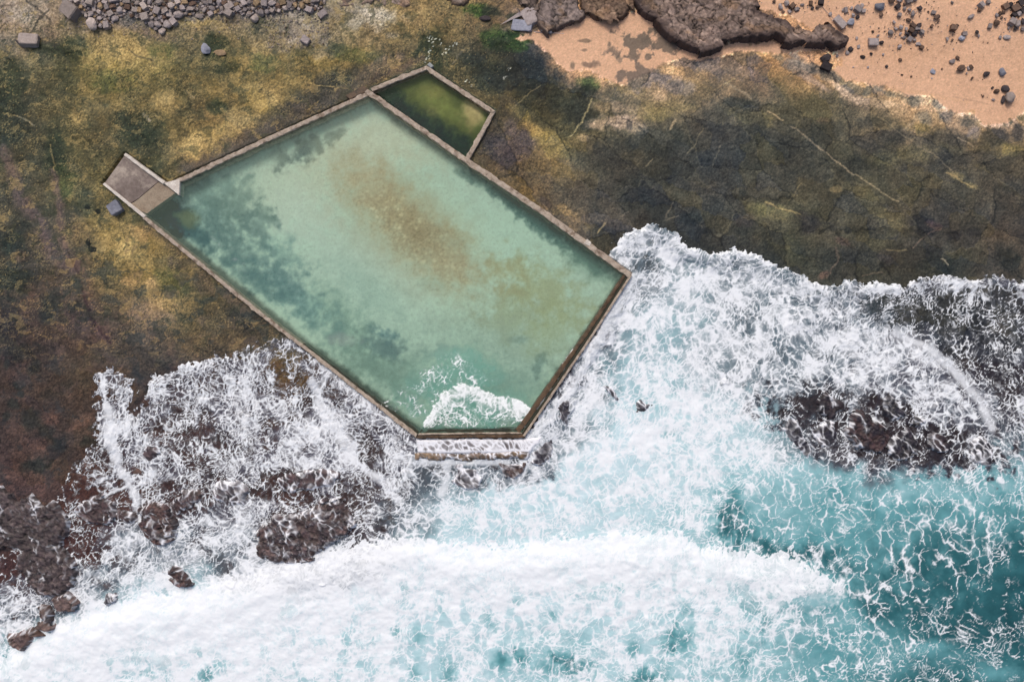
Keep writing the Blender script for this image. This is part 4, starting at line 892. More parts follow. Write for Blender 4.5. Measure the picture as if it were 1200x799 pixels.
def strip_mesh(name, line_a, line_b, z0, z1, wear=.055, step=4.0, seed=0):
    """a wall between two plan polylines (same point count), worn along its edges"""
    rr = random.Random(seed)
    def resample(l, n):
        l = np.array(l, float); s = np.concatenate([[0], np.cumsum(np.hypot(*(l[1:] - l[:-1]).T))])
        t = np.linspace(0, s[-1], n)
        return np.stack([np.interp(t, s, l[:, 0]), np.interp(t, s, l[:, 1])], 1)
    L = np.hypot(*(np.array(line_a[-1]) - np.array(line_a[0])))
    n = max(3, int(L / step))
    A, B = resample(line_a, n), resample(line_b, n)
    A, B = A * .93 + B * .07, B * .93 + A * .07
    bm = bmesh.new(); rows = []
    zz = lambda z: z(0) if callable(z) else z
    for i in range(n):
        f = i / (n - 1)
        zt = z1(f) if callable(z1) else z1
        j = lambda: rr.gauss(0, wear)
        a = W(*A[i], zt); b = W(*B[i], zt)
        d = Vector(b) - Vector(a); d.normalize()
        a1 = Vector(a) + d * (.03 + j()); b1 = Vector(b) - d * (.03 + j()); a1.z += j() * .4; b1.z += j() * .4
        c = .05
        a0 = Vector((a[0], a[1], zt - c)) + d * j() * .5; b0 = Vector((b[0], b[1], zt - c)) + d * j() * .5
        ab = Vector((a0.x, a0.y, z0)); bb = Vector((b0.x, b0.y, z0))
        m = (a1 + b1) / 2; m.z += abs(j()) * .3
        rows.append([bm.verts.new(q) for q in (ab, a0, a1, m, b1, b0, bb)])
    for r0, r1 in zip(rows, rows[1:]):
        for k in range(6): bm.faces.new((r0[k], r0[k + 1], r1[k + 1], r1[k]))
    bm.faces.new(rows[0]); bm.faces.new(rows[-1][::-1])
    bmesh.ops.recalc_face_normals(bm, faces=bm.faces)
    me = bpy.data.meshes.new(name); bm.to_mesh(me); bm.free()
    return me

def prism_mesh(name, poly, z0, ztop, bev=.04):
    """solid slab with a plan outline; ztop a number or a function of plan u,v"""
    bm = bmesh.new()
    f_ = ztop if callable(ztop) else (lambda u, v: ztop)
    top = [bm.verts.new(W(u, v, f_(u, v))) for u, v in poly]
    bot = [bm.verts.new((t.co.x, t.co.y, z0)) for t in top]
    n = len(poly)
    ft = bm.faces.new(top); bm.faces.new(bot[::-1])
    for i in range(n): bm.faces.new((top[i], bot[i], bot[(i + 1) % n], top[(i + 1) % n]))
    bmesh.ops.recalc_face_normals(bm, faces=bm.faces)
    if bev: bmesh.ops.bevel(bm, geom=list(ft.edges), offset=bev, segments=2, affect='EDGES')
    me = bpy.data.meshes.new(name); bm.to_mesh(me); bm.free()
    return me

def child(name, me, mat, root):
    o = link(name, me, mat); o.parent = root; o.matrix_parent_inverse = root.matrix_basis.inverted()
    return o

tp = empty('tidal_pool', 460, 310, 0, 'large green tidal swimming pool walled in concrete on the rock shelf', 'swimming pool')
child('wall', strip_mesh('w', [(203, 212), (300, 166), (430, 107.5)], [(205, 217), (302, 171.5), (431, 113)], -1.5, .50, seed=1), M_conc, tp)
child('wall', strip_mesh('w', [(431, 104), (552, 187.5), (640, 246.5), (741, 320)], [(427, 108.5), (548, 193.5), (636, 253), (736, 325.5)], -1.5, .56, seed=2), M_conc, tp)
w = child('wall', strip_mesh('w', [(734.5, 322.5), (690, 391), (609, 509)], [(731, 320.6), (686, 388), (604.5, 503)], -1.5, .34, wear=.05, seed=3), M_concb, tp)
child('coping', strip_mesh('c', [(741, 323), (696, 393), (615, 512)], [(738.6, 321), (693.6, 391), (612.4, 510)], -1.5, .52, .02, seed=4), M_conc, w)
child('gutter', strip_mesh('c', [(738.4, 320.9), (693.4, 390.9), (612.2, 509.9)], [(734.7, 322.6), (690.2, 391.1), (609.2, 509.1)], -1.5, .28, .02, seed=14), M_concd, w)
w = child('wall', strip_mesh('w', [(612, 508.5), (552, 509), (489, 510)], [(616, 513.5), (552, 513), (488, 514)], -1.5, .36, wear=.05, seed=5), M_concb, tp)
child('coping', strip_mesh('c', [(610, 506.3), (552, 506.8), (491, 507.6)], [(612, 508.3), (552, 508.8), (489.3, 509.8)], -1.5, .5, .02, seed=6), M_conc, w)
child('footing', strip_mesh('c', [(604, 501), (552, 502), (494, 503)], [(609.8, 506.1), (552, 506.6), (491.2, 507.4)], -1.5, .2, .06, seed=15), M_concd, w)
w = child('wall', strip_mesh('w', [(170, 253), (300, 360.5), (354, 402.5), (437, 467.5), (489, 508)], [(166.5, 256.5), (297, 364.5), (351.5, 406), (435, 472), (487, 513)], -1.5, .46, seed=7), M_conc, tp)
child('footing', strip_mesh('c', [(357, 402), (440, 466), (491.5, 504.5)], [(354.2, 402.7), (437.2, 467.7), (489.2, 508.2)], -1.5, .2, .06, seed=16), M_concd, w)
child('buttress', prism_mesh('b', [(684, 285.5), (688, 280), (693, 284), (691, 288)], -.3, .66), M_concp, tp)
child('buttress', prism_mesh('b', [(405, 112), (426, 100.5), (430.5, 104), (428, 108), (410, 116.5)], -.3, .40), M_concb, tp)
child('corner_slab', prism_mesh('b', [(191.5, 214.5), (211, 209.5), (209.8, 229)], -.6, .54), M_concp, tp)

wp = empty('wading_pool', 508, 132, 0, 'small mossy wading pool with four concrete walls joined to the big pool', 'wading pool')
child('wall', strip_mesh('w', [(434, 103), (500, 76.5)], [(436.5, 107.5), (500, 82)], -1.0, .46, seed=21), M_conc, wp)
child('wall', strip_mesh('w', [(500.5, 77), (581, 130)], [(497.5, 81.5), (575.5, 133)], -1.0, .48, seed=22), M_conc, wp)
child('wall', strip_mesh('w', [(581, 131), (550, 187.5)], [(575.5, 130), (545.5, 184)], -1.0, .44, seed=23), M_conc, wp)
child('drain_cover', prism_mesh('d', [(500.5, 76.2), (503.5, 73), (508, 77.2), (505.2, 80)], -.2, .52), solid_mat('grey_steel', (150, 156, 158), (128, 134, 138), 3, .5), wp)

def rz(u, v):
    t = ((u - 133) * .82 + (v - 198) * .57) / 62.0
    return .55 - .35 * max(0, min(1, t))
rp = empty('access_ramp', 163, 216, 0, 'weathered grey concrete ramp sloping down to the corner of the pool', 'ramp')
child('slab', prism_mesh('s', [(122, 215.5), (146, 182), (186, 212.5), (161, 233.5), (150, 240)], -.8, rz, .02), M_ramp, rp)
child('landing', prism_mesh('s', [(161.5, 233.8), (186.5, 212.8), (193, 215), (205.5, 226.5), (172, 250.5), (151, 240.6)], -.8, lambda u, v: rz(u, v) - .02, .02), M_land, rp)
child('kerb', strip_mesh('k', [(147, 179), (193.5, 213)], [(144.8, 182.5), (190.5, 216)], -.8, lambda f: .68 - .1 * f, .02, seed=31), M_concp, rp)
child('kerb', strip_mesh('k', [(122.5, 214), (171, 252.3)], [(120, 216.5), (167.5, 255.5)], -.8, lambda f: .66 - .14 * f, .02, seed=32), M_concp, rp)
lp = bpy.data.meshes

# lower ledge of the sea wall, awash
def heightrock(name, poly, h, base, col, col2, crack=0.6, foam=0., mat=None, st=1.0, seed=0, slope=6.0, edge_shade=None, tilt=(0, 0), parent=None, layer=.25, nzs=1.0):
    """ledge or outcrop: plan outline raised into layered, cracked rock"""
    P = np.array(poly, float)
    u = np.arange(P[:, 0].min() - 6, P[:, 0].max() + 6, st); v = np.arange(P[:, 1].min() - 6, P[:, 1].max() + 6, st)
    UU, VV = np.meshgrid(u, v)
    nm = fbm(UU / 9, VV / 9, 4, 100 + seed); nf = fbm(UU / 3, VV / 3, 3, 140 + seed); nb = fbm(UU / 26, VV / 26, 3, 160 + seed)
    cs = 60 if name == 'shore_block' else 26 if edge_shade is not None else 13
    jx, jy, jid = worley((UU * .8 + VV * .5) / cs + .25 * nm, (VV * .8 - UU * .5) / (cs * .62) + .25 * nb, seed, True)
    jl = np.exp(-((jy - jx) * cs * .62 / 1.0) ** 2)
    d = polysdf(poly, UU + nzs * (1.0 * nf + .8 * nm), VV + nzs * (.8 * nm + .8 * nf)) + nzs * ((11 if edge_shade is not None else 6) * (jid - .5))
    fl_ = .35 if edge_shade is not None else 1.0
    zt = h * (1 + .20 * fl_ * nm + .10 * fl_ * nf) + layer * np.round(2.5 * nb) / 2.5
    cr = np.abs(fbm(UU / 16, VV / 16, 2, 180 + seed)); crk = sm(.05, .0, cr) * crack
    zt = zt - .35 * h * crk + tilt[0] * (UU - P[:, 0].mean()) / 10 - tilt[1] * (VV - P[:, 1].mean()) / 10
    z = base + np.maximum(zt, .08) * sm(-.5, slope, d)
    z = np.where(d < -.5, base - .35, z)
    keep = d > -2.2
    k = (CAM_H - np.clip(z, -1, 3)) / CAM_H
    k0 = (CAM_H - base) / CAM_H
    xx = (UU - 600) / 10 * k0; yy = (399.5 - VV) / 10 * k0
    ny, nx = z.shape
    idx = np.arange(ny * nx).reshape(ny, nx)
    q = np.stack([idx[:-1, :-1], idx[1:, :-1], idx[1:, 1:], idx[:-1, 1:]], -1).reshape(-1, 4)
    kk = (keep[:-1, :-1] & keep[1:, 1:] & keep[:-1, 1:] & keep[1:, :-1]).reshape(-1)
    q = q[kk]; used = np.zeros(ny * nx, bool); used[q.reshape(-1)] = True
    q = (np.cumsum(used) - 1)[q]
    co = np.stack([xx, yy, z], -1).reshape(-1, 3)[used]
    cen = np.array([co[:, 0].mean(), co[:, 1].mean(), base])
    me = bpy.data.meshes.new(name)
    me.from_pydata((co - cen).tolist(), [], q.tolist())
    me.polygons.foreach_set('use_smooth', np.ones(len(q), bool)); me.update()
    mixw = sm(-.3, .4, nm + .5 * nb)[..., None]
    hs_ = np.array([-4, 0, 7]) * (foam > 0)
    col = np.array(col, float) + hs_; col2 = np.array(col2, float) + hs_
    cc = col * (1 - mixw) + col2 * mixw
    if edge_shade is not None:
        oc = (.45 * sm(.1, .5, fbm(UU / 22, VV / 16, 4, 260 + seed)))[..., None]
        cc = cc * (1 - oc) + np.array([150, 118, 88]) * oc
    cc = cc * (1 + (.20 * fbm(UU / 3.2, VV / 3.2, 3, 270 + seed) + .16 * fbm(UU / 9, VV / 7, 3, 275 + seed)))[..., None]
    cc = cc * (1 + .26 * (jid - .5) - .30 * jl)[..., None]
    z = z + np.where(d > 1.0, .42 * h * (jid - .5) - .16 * jl, 0)
    cc = cc * (1 + .12 * nf + .1 * nb)[..., None] * (1 - .6 * crk)[..., None]
    if edge_shade is not None:
        de = sm(edge_shade[1], 1, d + 2 * nm)[..., None] * edge_shade[2]  # shade of the ledge faces, painted into the rim colour
        cc = cc * (1 - de) + np.array(edge_shade[0], float) * de
    a = me.attributes.new('Col', 'FLOAT_COLOR', 'POINT')
    c3 = lin(np.clip(cc, 4, 250)).reshape(-1, 3)[used]
    a.data.foreach_set('color', np.concatenate([c3, np.ones((len(c3), 1))], 1).astype(np.float32).reshape(-1))
    if foam > 0:
        fa = np.clip(foam + .12 * nm + .30 * sm(6, 0, d) + .1 * nb, 0, 1)
        fa = foamweb(UU, VV, fa, np.full(UU.shape, .12), 65, 1.5, seed)
    else:
        fa = np.zeros_like(d)
    a = me.attributes.new('foam', 'FLOAT', 'POINT'); a.data.foreach_set('value', fa.reshape(-1)[used].astype(np.float32))
    o = link(name, me, mat or (M_wet if foam > 0 else M_rock))
    o.location = cen
    if parent is not None:
        o.parent = parent; o.matrix_parent_inverse = parent.matrix_basis.inverted()
    return o

lg = empty('concrete_ledge', 555, 525, 0, 'long low concrete ledge awash with foam below the pool end wall', 'sea wall')
heightrock('slab', [(488, 515), (540, 514), (614, 514.5), (634, 513), (631, 519), (621, 530), (560, 531), (489, 531)], .14, .0, (96, 82, 74), (80, 68, 62), .2, .80, parent=lg, slope=2, layer=.02, nzs=.3, seed=1)
heightrock('ledge_nosing', [(486.5, 531.3), (560, 531.5), (600, 529), (620, 527), (622, 532), (618, 537), (560, 538.5), (487, 538)], .22, -.02, (128, 104, 76), (106, 84, 64), .3, .22, parent=lg, slope=2.5, layer=.02, nzs=.5, seed=2)

rc = 'rock outcrops along the shore'
OUT = [
 # name, poly, h, base, col, col2, foam, painted edge shade, label
 ('rock_ledge', [(735,-14),(738,8),(745,18),(755,26),(767,30),(775,40),(790,52),(805,60),(815,63),(828,60),(845,54),(862,50),(880,50),(900,52),(907,48),(915,54),(925,56),(940,50),(955,50),(970,50),(978,55),(988,50),(975,42),(965,33),(955,32),(945,37),(928,32),(920,22),(905,20),(895,18),(885,15),(875,-14)], .9, .25, (142,124,114), (116,100,92), 0, ((70,58,56), 11, .75), 'long grey brown rock shelf with shade painted along its edge beside the sand'),
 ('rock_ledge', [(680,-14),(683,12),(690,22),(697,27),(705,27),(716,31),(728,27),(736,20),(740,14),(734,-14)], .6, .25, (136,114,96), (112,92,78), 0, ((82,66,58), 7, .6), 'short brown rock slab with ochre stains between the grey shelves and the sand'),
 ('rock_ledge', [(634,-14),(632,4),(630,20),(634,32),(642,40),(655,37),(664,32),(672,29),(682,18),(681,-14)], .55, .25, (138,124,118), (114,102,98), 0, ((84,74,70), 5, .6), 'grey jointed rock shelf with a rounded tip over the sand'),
 ('rock_ledge', [(596,-14),(612,8),(620,16),(631,14),(632,-14)], .4, .2, (134,118,108), (112,98,92), 0, None, 'grey flat rock behind the loose slabs by the green weed'),
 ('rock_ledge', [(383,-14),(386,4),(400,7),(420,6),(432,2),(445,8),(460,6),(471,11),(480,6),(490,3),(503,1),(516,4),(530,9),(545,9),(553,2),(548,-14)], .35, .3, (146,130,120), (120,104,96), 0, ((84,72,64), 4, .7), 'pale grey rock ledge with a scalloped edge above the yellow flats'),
 ('reef_rock', [(956,470),(966,456),(972,462),(991,468),(991,480),(975,490),(962,491),(954,482)], .55, -.45, (58,44,42), (42,34,35), .10, None, 'small dark squarish reef rock nearest the white wash'),
 ('reef_rock', [(988,508),(1002,478),(1012,480),(1020,492),(1036,500),(1041,512),(1031,531),(1015,529),(1000,522)], .8, -.45, (80,58,52), (46,36,37), .08, None, 'largest dark reef rock with a rusty brown face ringed by foam'),
 ('reef_rock', [(1035,530),(1050,508),(1063,502),(1073,515),(1071,530),(1062,539),(1048,537)], .7, -.45, (52,42,42), (40,33,36), .2, None, 'dark reef rock veined with white foam beside the rusty one'),
 ('reef_rock', [(1083,525),(1085,510),(1098,503),(1109,512),(1111,526),(1100,531)], .6, -.45, (64,48,46), (46,37,39), .18, None, 'round dark reef rock at the seaward end of the reef'),
 ('reef_rock', [(1031,472),(1040,461),(1052,469),(1059,486),(1045,491),(1033,486)], .5, -.4, (50,43,44), (40,35,38), .28, None, 'low dark reef rock half covered by the incoming white wash'),
 ('reef_rock', [(1065,497),(1068,483),(1080,487),(1087,493),(1076,498)], .4, -.4, (50,42,40), (42,36,36), .2, None, 'tiny dark reef rock under the edge of the white wash'),
 ('reef_rock', [(950,500),(965,488),(980,492),(980,520),(968,528),(955,520)], .35, -.45, (52,43,45), (43,37,40), .3, None, 'foam laced low reef rock below the squarish one'),
 ('reef_rock', [(917,502),(922,486),(934,494),(946,515),(956,532),(946,538),(932,520)], .35, -.45, (48,41,44), (42,37,40), .36, None, 'narrow foam streaked reef rock at the pool side of the reef'),
 ('reef_rock', [(1130,515),(1150,508),(1166,525),(1160,545),(1135,545)], .3, -.45, (48,42,45), (42,37,40), .42, None, 'foam covered low rock seaward of the round reef rock'),
 ('reef_rock', [(702,451),(716,450),(726,466),(730,474),(722,472)], .35, -.35, (58,50,52), (48,42,44), .35, None, 'narrow dark rock showing in the wash off the pool corner'),
 ('reef_rock', [(744,472),(750,466),(757,472),(763,474),(755,484),(745,482)], .35, -.35, (56,48,50), (46,40,42), .35, None, 'little dark rock showing in the white wash farther off the pool'),
 ('reef_rock', [(652,474),(659,468),(667,470),(666,484),(664,498),(657,492),(651,484)], .4, -.3, (56,48,48), (44,38,40), .3, None, 'dark rock standing close against the seaward pool wall'),
 ('reef_rock', [(528,564),(535,544),(548,543),(562,546),(565,560),(560,571),(545,574)], .5, -.5, (62,52,54), (52,44,46), .58, None, 'foam netted rock below the middle of the concrete ledge'),
 ('reef_rock', [(585,543),(600,539),(621,538),(620,546),(613,556),(603,563),(594,560)], .6, -.5, (92,70,60), (74,56,50), .36, None, 'brown rock under the end of the concrete ledge'),
 ('reef_rock', [(619,546),(624,530),(634,518),(646,515),(649,526),(643,540),(630,549)], .5, -.45, (58,50,54), (48,42,46), .56, None, 'foam netted rock just off the end of the concrete ledge'),
 ('shore_rock', [(166,594),(180,588),(196,592),(208,602),(213,614),(207,628),(198,638),(184,637),(172,629),(165,614)], .8, -.4, (96,70,60), (70,52,48), .17, None, 'rounded brown rock standing over the foaming gully'),
 ('shore_rock', [(193,670),(205,659),(214,664),(223,674),(228,684),(221,688),(208,684)], .7, -.3, (98,72,62), (74,54,50), .05, None, 'lone brown wedge of rock at the edge of the breaking wave'),
 ('shore_rock', [(121,708),(125,696),(136,692),(141,698),(136,705),(127,712)], .45, -.3, (64,52,54), (50,42,44), .25, None, 'small dark rock in the wash beside the foaming gully'),
 ('shore_rock', [(300,640),(303,622),(318,606),(332,600),(352,602),(368,592),(384,584),(402,584),(414,598),(419,612),(404,628),(388,636),(379,646),(368,656),(352,661),(322,661),(304,650)], .8, -.4, (94,74,66), (68,54,52), .27, None, 'broad brown wave washed outcrop standing behind the breaker'),
 ('shore_rock', [(-30,572),(8,566),(22,584),(40,574),(52,590),(66,584),(84,604),(76,636),(82,648),(93,668),(84,688),(66,701),(48,694),(34,680),(22,664),(28,644),(8,642),(-30,650)], .7, -.3, (90,74,67), (76,62,57), .10, None, 'large brown headland of rock where foam runs down to the sea'),
 ('shore_block', [(46,706),(60,707),(66,716),(65,728),(56,731),(47,722)], .9, -.25, (112,88,76), (92,72,62), .06, None, 'brown wave washed block with a pale scuffed top under the headland'),
 ('shore_block', [(38,727),(52,724),(65,732),(62,738),(44,735)], .8, -.25, (106,84,72), (86,68,58), .06, None, 'narrow brown block in the middle of the stack at the waterline'),
 ('shore_block', [(28,737),(38,731),(58,741),(57,748),(42,747),(31,744)], 1.0, -.25, (112,88,74), (90,70,60), .05, None, 'long brown block lying lengthwise in the stack at the waterline'),
 ('shore_block', [(11,744),(20,744),(28,740),(38,748),(30,760),(19,755)], .8, -.25, (104,82,72), (84,66,58), .06, None, 'brown block lowest of the stack at the waterline'),
 ('shore_block', [(65,700),(80,694),(92,706),(89,714),(72,713)], .8, -.25, (102,82,72), (84,66,58), .1, None, 'brown slab tucked under the tip of the rocky headland'),
 ('shore_rock', [(88,598),(98,584),(118,580),(134,588),(137,604),(126,614),(104,612)], .5, -.3, (88,66,60), (70,54,50), .25, None, 'flat brown rock split by a white runnel'),
 ('shore_rock', [(134,606),(140,596),(152,596),(163,604),(160,612),(148,614)], .4, -.3, (90,68,60), (72,54,50), .2, None, 'small brown rock beside the foaming gully'),
 ('shore_rock', [(250,568),(262,562),(280,565),(292,575),(286,590),(268,592),(252,582)], .3, -.25, (76,60,58), (60,50,50), .42, None, 'low foam laced rock beside the runnel'),
 ('shore_rock', [(325,562),(345,552),(378,550),(396,556),(392,568),(360,572),(332,576)], .3, -.25, (84,62,58), (66,52,50), .3, None, 'low reddish rock behind the broad washed outcrop'),
 ('shore_rock', [(168,534),(174,524),(184,523),(188,529),(183,538),(174,541)], .25, -.2, (86,68,64), (76,60,58), .08, None, 'smooth brown rock poking out of the foam web'),
 ('shore_rock', [(196,590),(214,576),(232,572),(240,578),(226,592),(208,604)], .3, -.25, (84,62,54), (66,50,46), .2, None, 'brown ridge of rock above the washed gully'),
]
for i, (nm, poly, h, base, c1, c2, foam, de, lab) in enumerate(OUT):
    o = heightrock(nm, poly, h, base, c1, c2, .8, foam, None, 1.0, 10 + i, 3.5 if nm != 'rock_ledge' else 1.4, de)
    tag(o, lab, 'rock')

# ---------------------------------------------------------------- boulders and loose stones
def stone_mesh(seed, flat=.7, detail=False, blocky=False):
    r = random.Random(seed); bm = bmesh.new()
    if blocky:
        for sx in (-1, 1):
            for sy in (-1, 1):
                for sz in (-1, 1):
                    for k in range(2):
                        bm.verts.new((sx * r.uniform(.38, .5), sy * r.uniform(.38, .5), sz * r.uniform(.38, .5)))
    else:
        for k in range(26):
            v = Vector((r.gauss(0, 1), r.gauss(0, 1), r.gauss(0, 1))).normalized()
            v *= .5 * r.uniform(.86, 1.06)
            bm.verts.new((v.x, v.y, max(-.3, min(.34, v.z * .9))))
    res = bmesh.ops.convex_hull(bm, input=list(bm.verts))
    bmesh.ops.delete(bm, geom=[g for g in res['geom_interior'] if isinstance(g, bmesh.types.BMVert)], context='VERTS')
    bmesh.ops.dissolve_limit(bm, angle_limit=.32, verts=list(bm.verts), edges=list(bm.edges))
    if detail:
        bmesh.ops.bevel(bm, geom=list(bm.edges), offset=.045, segments=2, affect='EDGES')
        bmesh.ops.triangulate(bm, faces=list(bm.faces))
        bmesh.ops.subdivide_edges(bm, edges=[e for e in bm.edges if e.calc_length() > .15], cuts=2, use_grid_fill=True)
        for v in bm.verts:
            v.co += v.normal * .035 * mnoise.noise(v.co * 4 + Vector((seed, 0, 0)))
    else:
        bmesh.ops.bevel(bm, geom=list(bm.edges), offset=.03, segments=1, affect='EDGES')
    me = bpy.data.meshes.new('stone'); bm.to_mesh(me); bm.free()
    return me

def stone_mat(name, c1, c2):
    t = NT(name); p = t.pos()
    oi = t.n('ShaderNodeObjectInfo').outputs['Random']
    n1 = t.noise(p, 3, 6, .7); n2 = t.noise(p, 12, 3, .6)
    c = t.mixc(t.maprange(n1, .3, .7, 0, 1), lin(c1), lin(c2))
    k = t.math('MULTIPLY', t.maprange(oi, 0, 1, .68, 1.3, False), t.maprange(n2, .25, .75, .82, 1.16, False))
    cc = t.n('ShaderNodeVectorMath', operation='SCALE', i_0=c, i_Scale=k).outputs[0]
    bump = t.n('ShaderNodeBump', i_Strength=.6, i_Distance=.06, i_Height=t.math('ADD', n1, n2))
    b = t.n('ShaderNodeBsdfPrincipled', i_Base_Color=cc, i_Roughness=.85, i_Normal=bump.outputs[0])
    b.inputs['Specular IOR Level'].default_value = .2
    return t.out(b.outputs[0])

SM = {'pale': stone_mat('pale_stone', (176, 164, 158), (150, 138, 132)), 'grey': stone_mat('grey_stone', (160, 150, 148), (134, 124, 123)),
      'brown': stone_mat('brown_stone', (112, 92, 80), (90, 72, 62)), 'dark': stone_mat('dark_stone', (70, 64, 66), (54, 48, 50)), 'tan': stone_mat('tan_stone', (158, 136, 108), (130, 110, 88)),
      'blue': stone_mat('blue_grey_stone', (150, 152, 164), (122, 124, 136)), 'wetb': stone_mat('wet_brown_stone', (102, 82, 76), (76, 62, 58))}

def boulder(u, v, lx, ly, rot, mat, label, h=.7, blocky=False, seed=None, name='boulder', cat='boulder', sink=.28, group=None, base=None):
    me = stone_mesh(seed if seed is not None else int(u * 13 + v * 7), detail=True, blocky=blocky)
    o = link(name, me, SM[mat])
    s = min(lx, ly) / 10
    z = gz_at(u, v) if base is None else base
    hz = s * h
    o.location = W(u, v, z + hz * .5 - hz * sink); o.scale = (lx / 10, ly / 10, hz); o.rotation_euler = (random.uniform(-.12, .12), random.uniform(-.12, .12), math.radians(-rot))
    return tag(o, label, cat, group)

B = [
 (34,48,24,14,3,'pale','pale rectangular block lying beside dark moss',.7,True),
 (83,13,21,17,40,'pale','biggest pale block at the edge of the rubble',.8,True),
 (107,28,19,14,45,'pale','pointed pale boulder at the foot of the rubble',.8,False),
 (241,58,12,15,-15,'blue','whitish rounded boulder beside a dark mossy hollow',.8,False),
 (258,62,18,9,0,'tan','flat olive stone beside the whitish boulder',.4,False),
 (136,244,14,15,-30,'blue','squarish blue grey block beside the ramp wall',.95,True),
 (234,19,13,7,5,'pale','pale oval stone at the lower edge of the rubble',.5,False),
 (196,29,11,12,20,'grey','grey stone at the tip of the rubble tongue',.8,False),
 (190,37,10,9,-30,'pale','pale grey stone below the tip of the rubble tongue',.6,False),
 (210,17,14,10,-10,'grey','dark grey stone standing near the lower rubble edge',.8,False),
 (298,22,10,12,0,'pale','light stone where the rubble meets the grey patch',.7,False),
 (378,17,12,8,-35,'grey','slanting grey block on the bare patch past the rubble',.7,True),
 (358,48,10,9,30,'grey','lone grey cube of rock on the pale bare patch',.9,True),
 (313,14,7,7,0,'grey','small grey stone by the bare patch',.8,False),
 (968,68,15,11,5,'dark','dark boulder resting against another on the bare rock below the shelf',.8,False),
 (968,78,13,10,25,'dark','dark flat sided boulder leaning on the rounder one',.7,True),
 (984,27,17,9,52,'grey','long grey block lying aslant on the sand',.7,True),
 (997,26,9,10,30,'blue','blue grey boulder beside the long slanting block',.8,False),
 (1031,8,14,11,0,'blue','grey boulder in the upper cluster of beach stones',.8,False),
 (1044,38,8,7,20,'grey','round grey boulder alone on open sand',.9,False),
 (1023,50,11,9,0,'grey','squat grey boulder with a dark stone at its side',.8,True),
 (1033,50,6,5,0,'dark','small dark stone at the side of the squat grey boulder',.8,False),
 (997,58,8,7,0,'dark','dark stone at the end of the long rock shelf',.8,False),
 (1127,45,9,7,10,'blue','blue grey boulder below the wedge shaped stone on the sand',.7,False),
 (1138,20,9,6,-25,'grey','slanted stone alone high on the sand',.7,False),
 (1168,27,7,9,0,'brown','brown upright stone high on the sand',.9,False),
 (1180,44,10,6,5,'grey','oblong grey stone with a small one at its side',.7,False),
 (1126,80,13,9,0,'brown','large brown oval boulder near the wave line on sand',.8,False),
 (1156,87,9,7,-40,'dark','dark angular stone below the brown oval boulder',.7,False),
 (1175,84,12,10,50,'blue','blue grey angular boulder above the pale one',.8,False),
 (1178,104,12,9,20,'dark','dark triangular boulder touching the big pale one',.8,False),
 (1183,115,15,15,0,'pale','big pale rounded boulder on the sand with dark side',.9,False),
 (1168,107,8,6,10,'brown','brown stone beside the dark triangular boulder',.8,False),
 (1176,117,6,12,20,'dark','narrow black stone shape added as shadow under the big pale boulder',.7,False),  # dark shape standing in for the pale boulder's shadow
 (1093,84,9,7,50,'blue','light grey triangular stone half sunk in sand',.4,False),
 (1139,92,5,3,-50,'brown','little brown stone near the brown oval boulder',.7,False),
 (1011,67,7,5,10,'dark','dark stone alone near the end of the shelf',.8,False),
 (1055,70,5,5,0,'brown','brown stone nearest the middle of the open sand',.8,False),
 (1039,78,4,4,0,'dark','tiny dark stone lowest on the open sand',.8,False),
 (612,30,26,13,5,'blue','flat grey slab lying on weed by the shelf',.4,True),
 (643,32,11,16,15,'blue','grey slab standing at the tip of the jointed shelf',.5,True),
 (622,20,22,18,60,'grey','large tilted grey slab among the shelves',.4,True),
 (568,22,16,8,5,'dark','dark stone under the bright green weed',.5,False),
 (161,552,12,8,0,'wetb','brown stone poking through foam near the white runnel',.4,False),
]
for b in B:
    u, v, lx, ly, rot, mat, lab, h, bl = b
    boulder(u, v, lx, ly, rot, mat, lab, h, bl, base=(-.15 if v > 690 else None))

protos = [stone_mesh(500 + k) for k in range(10)] + [stone_mesh(600 + k, blocky=True) for k in range(6)]
pcopies = {}
def loose(u, v, s, mat, name, label, cat, group):
    k = random.randrange(len(protos)); key = (k, mat)
    if key not in pcopies:
        me = protos[k].copy(); me.materials.append(SM[mat]); pcopies[key] = me
    o = bpy.data.objects.new(name, pcopies[key]); COL.objects.link(o)
    lx = s * random.uniform(.85, 1.25); ly = s * random.uniform(.7, 1.0); h = min(lx, ly) * random.uniform(.6, .9)
    o.location = W(u, v, gz_at(u, v) + h / 10 * .25); o.scale = (lx / 10, ly / 10, h / 10)
    o.rotation_euler = (random.uniform(-.25, .25), random.uniform(-.25, .25), random.uniform(0, 6.28))
    return tag(o, label, cat, group)

def inside(poly, u, v):
    r = False; n = len(poly)
    for i in range(n):
        (ax, ay), (bx, by) = poly[i], poly[(i + 1) % n]
        if (ay > v) != (by > v) and u < (bx - ax) * (v - ay) / (by - ay) + ax: r = not r
    return r
RUB = [(72, -6), (74, 2), (82, 8), (95, 15), (108, 24), (125, 36), (132, 28), (135, 22), (150, 18), (165, 24), (178, 32), (192, 40), (204, 28), (215, 20), (240, 18), (270, 16), (300, 18), (318, 14), (345, 12), (360, 14), (378, 10), (386, -6)]
taken = [(b[0], b[1], max(b[2], b[3]) * .5) for b in B]
def scatter(n, poly, smin, smax, powr, tight=.40, tries=60000):
    out = []; x0, x1 = min(p[0] for p in poly), max(p[0] for p in poly); y0, y1 = min(p[1] for p in poly), max(p[1] for p in poly)
    sizes = sorted([smin + (smax - smin) * random.random() ** powr for _ in range(n)], reverse=True)
    for s in sizes:
        for t in range(60):
            u, v = random.uniform(x0, x1), random.uniform(y0, y1)
            if not inside(poly, u, v): continue
            if all((u - a) ** 2 + (v - b) ** 2 > (s * tight + r * .8) ** 2 for a, b, r in taken):
                taken.append((u, v, s * .5)); out.append((u, v, s)); break
    return out
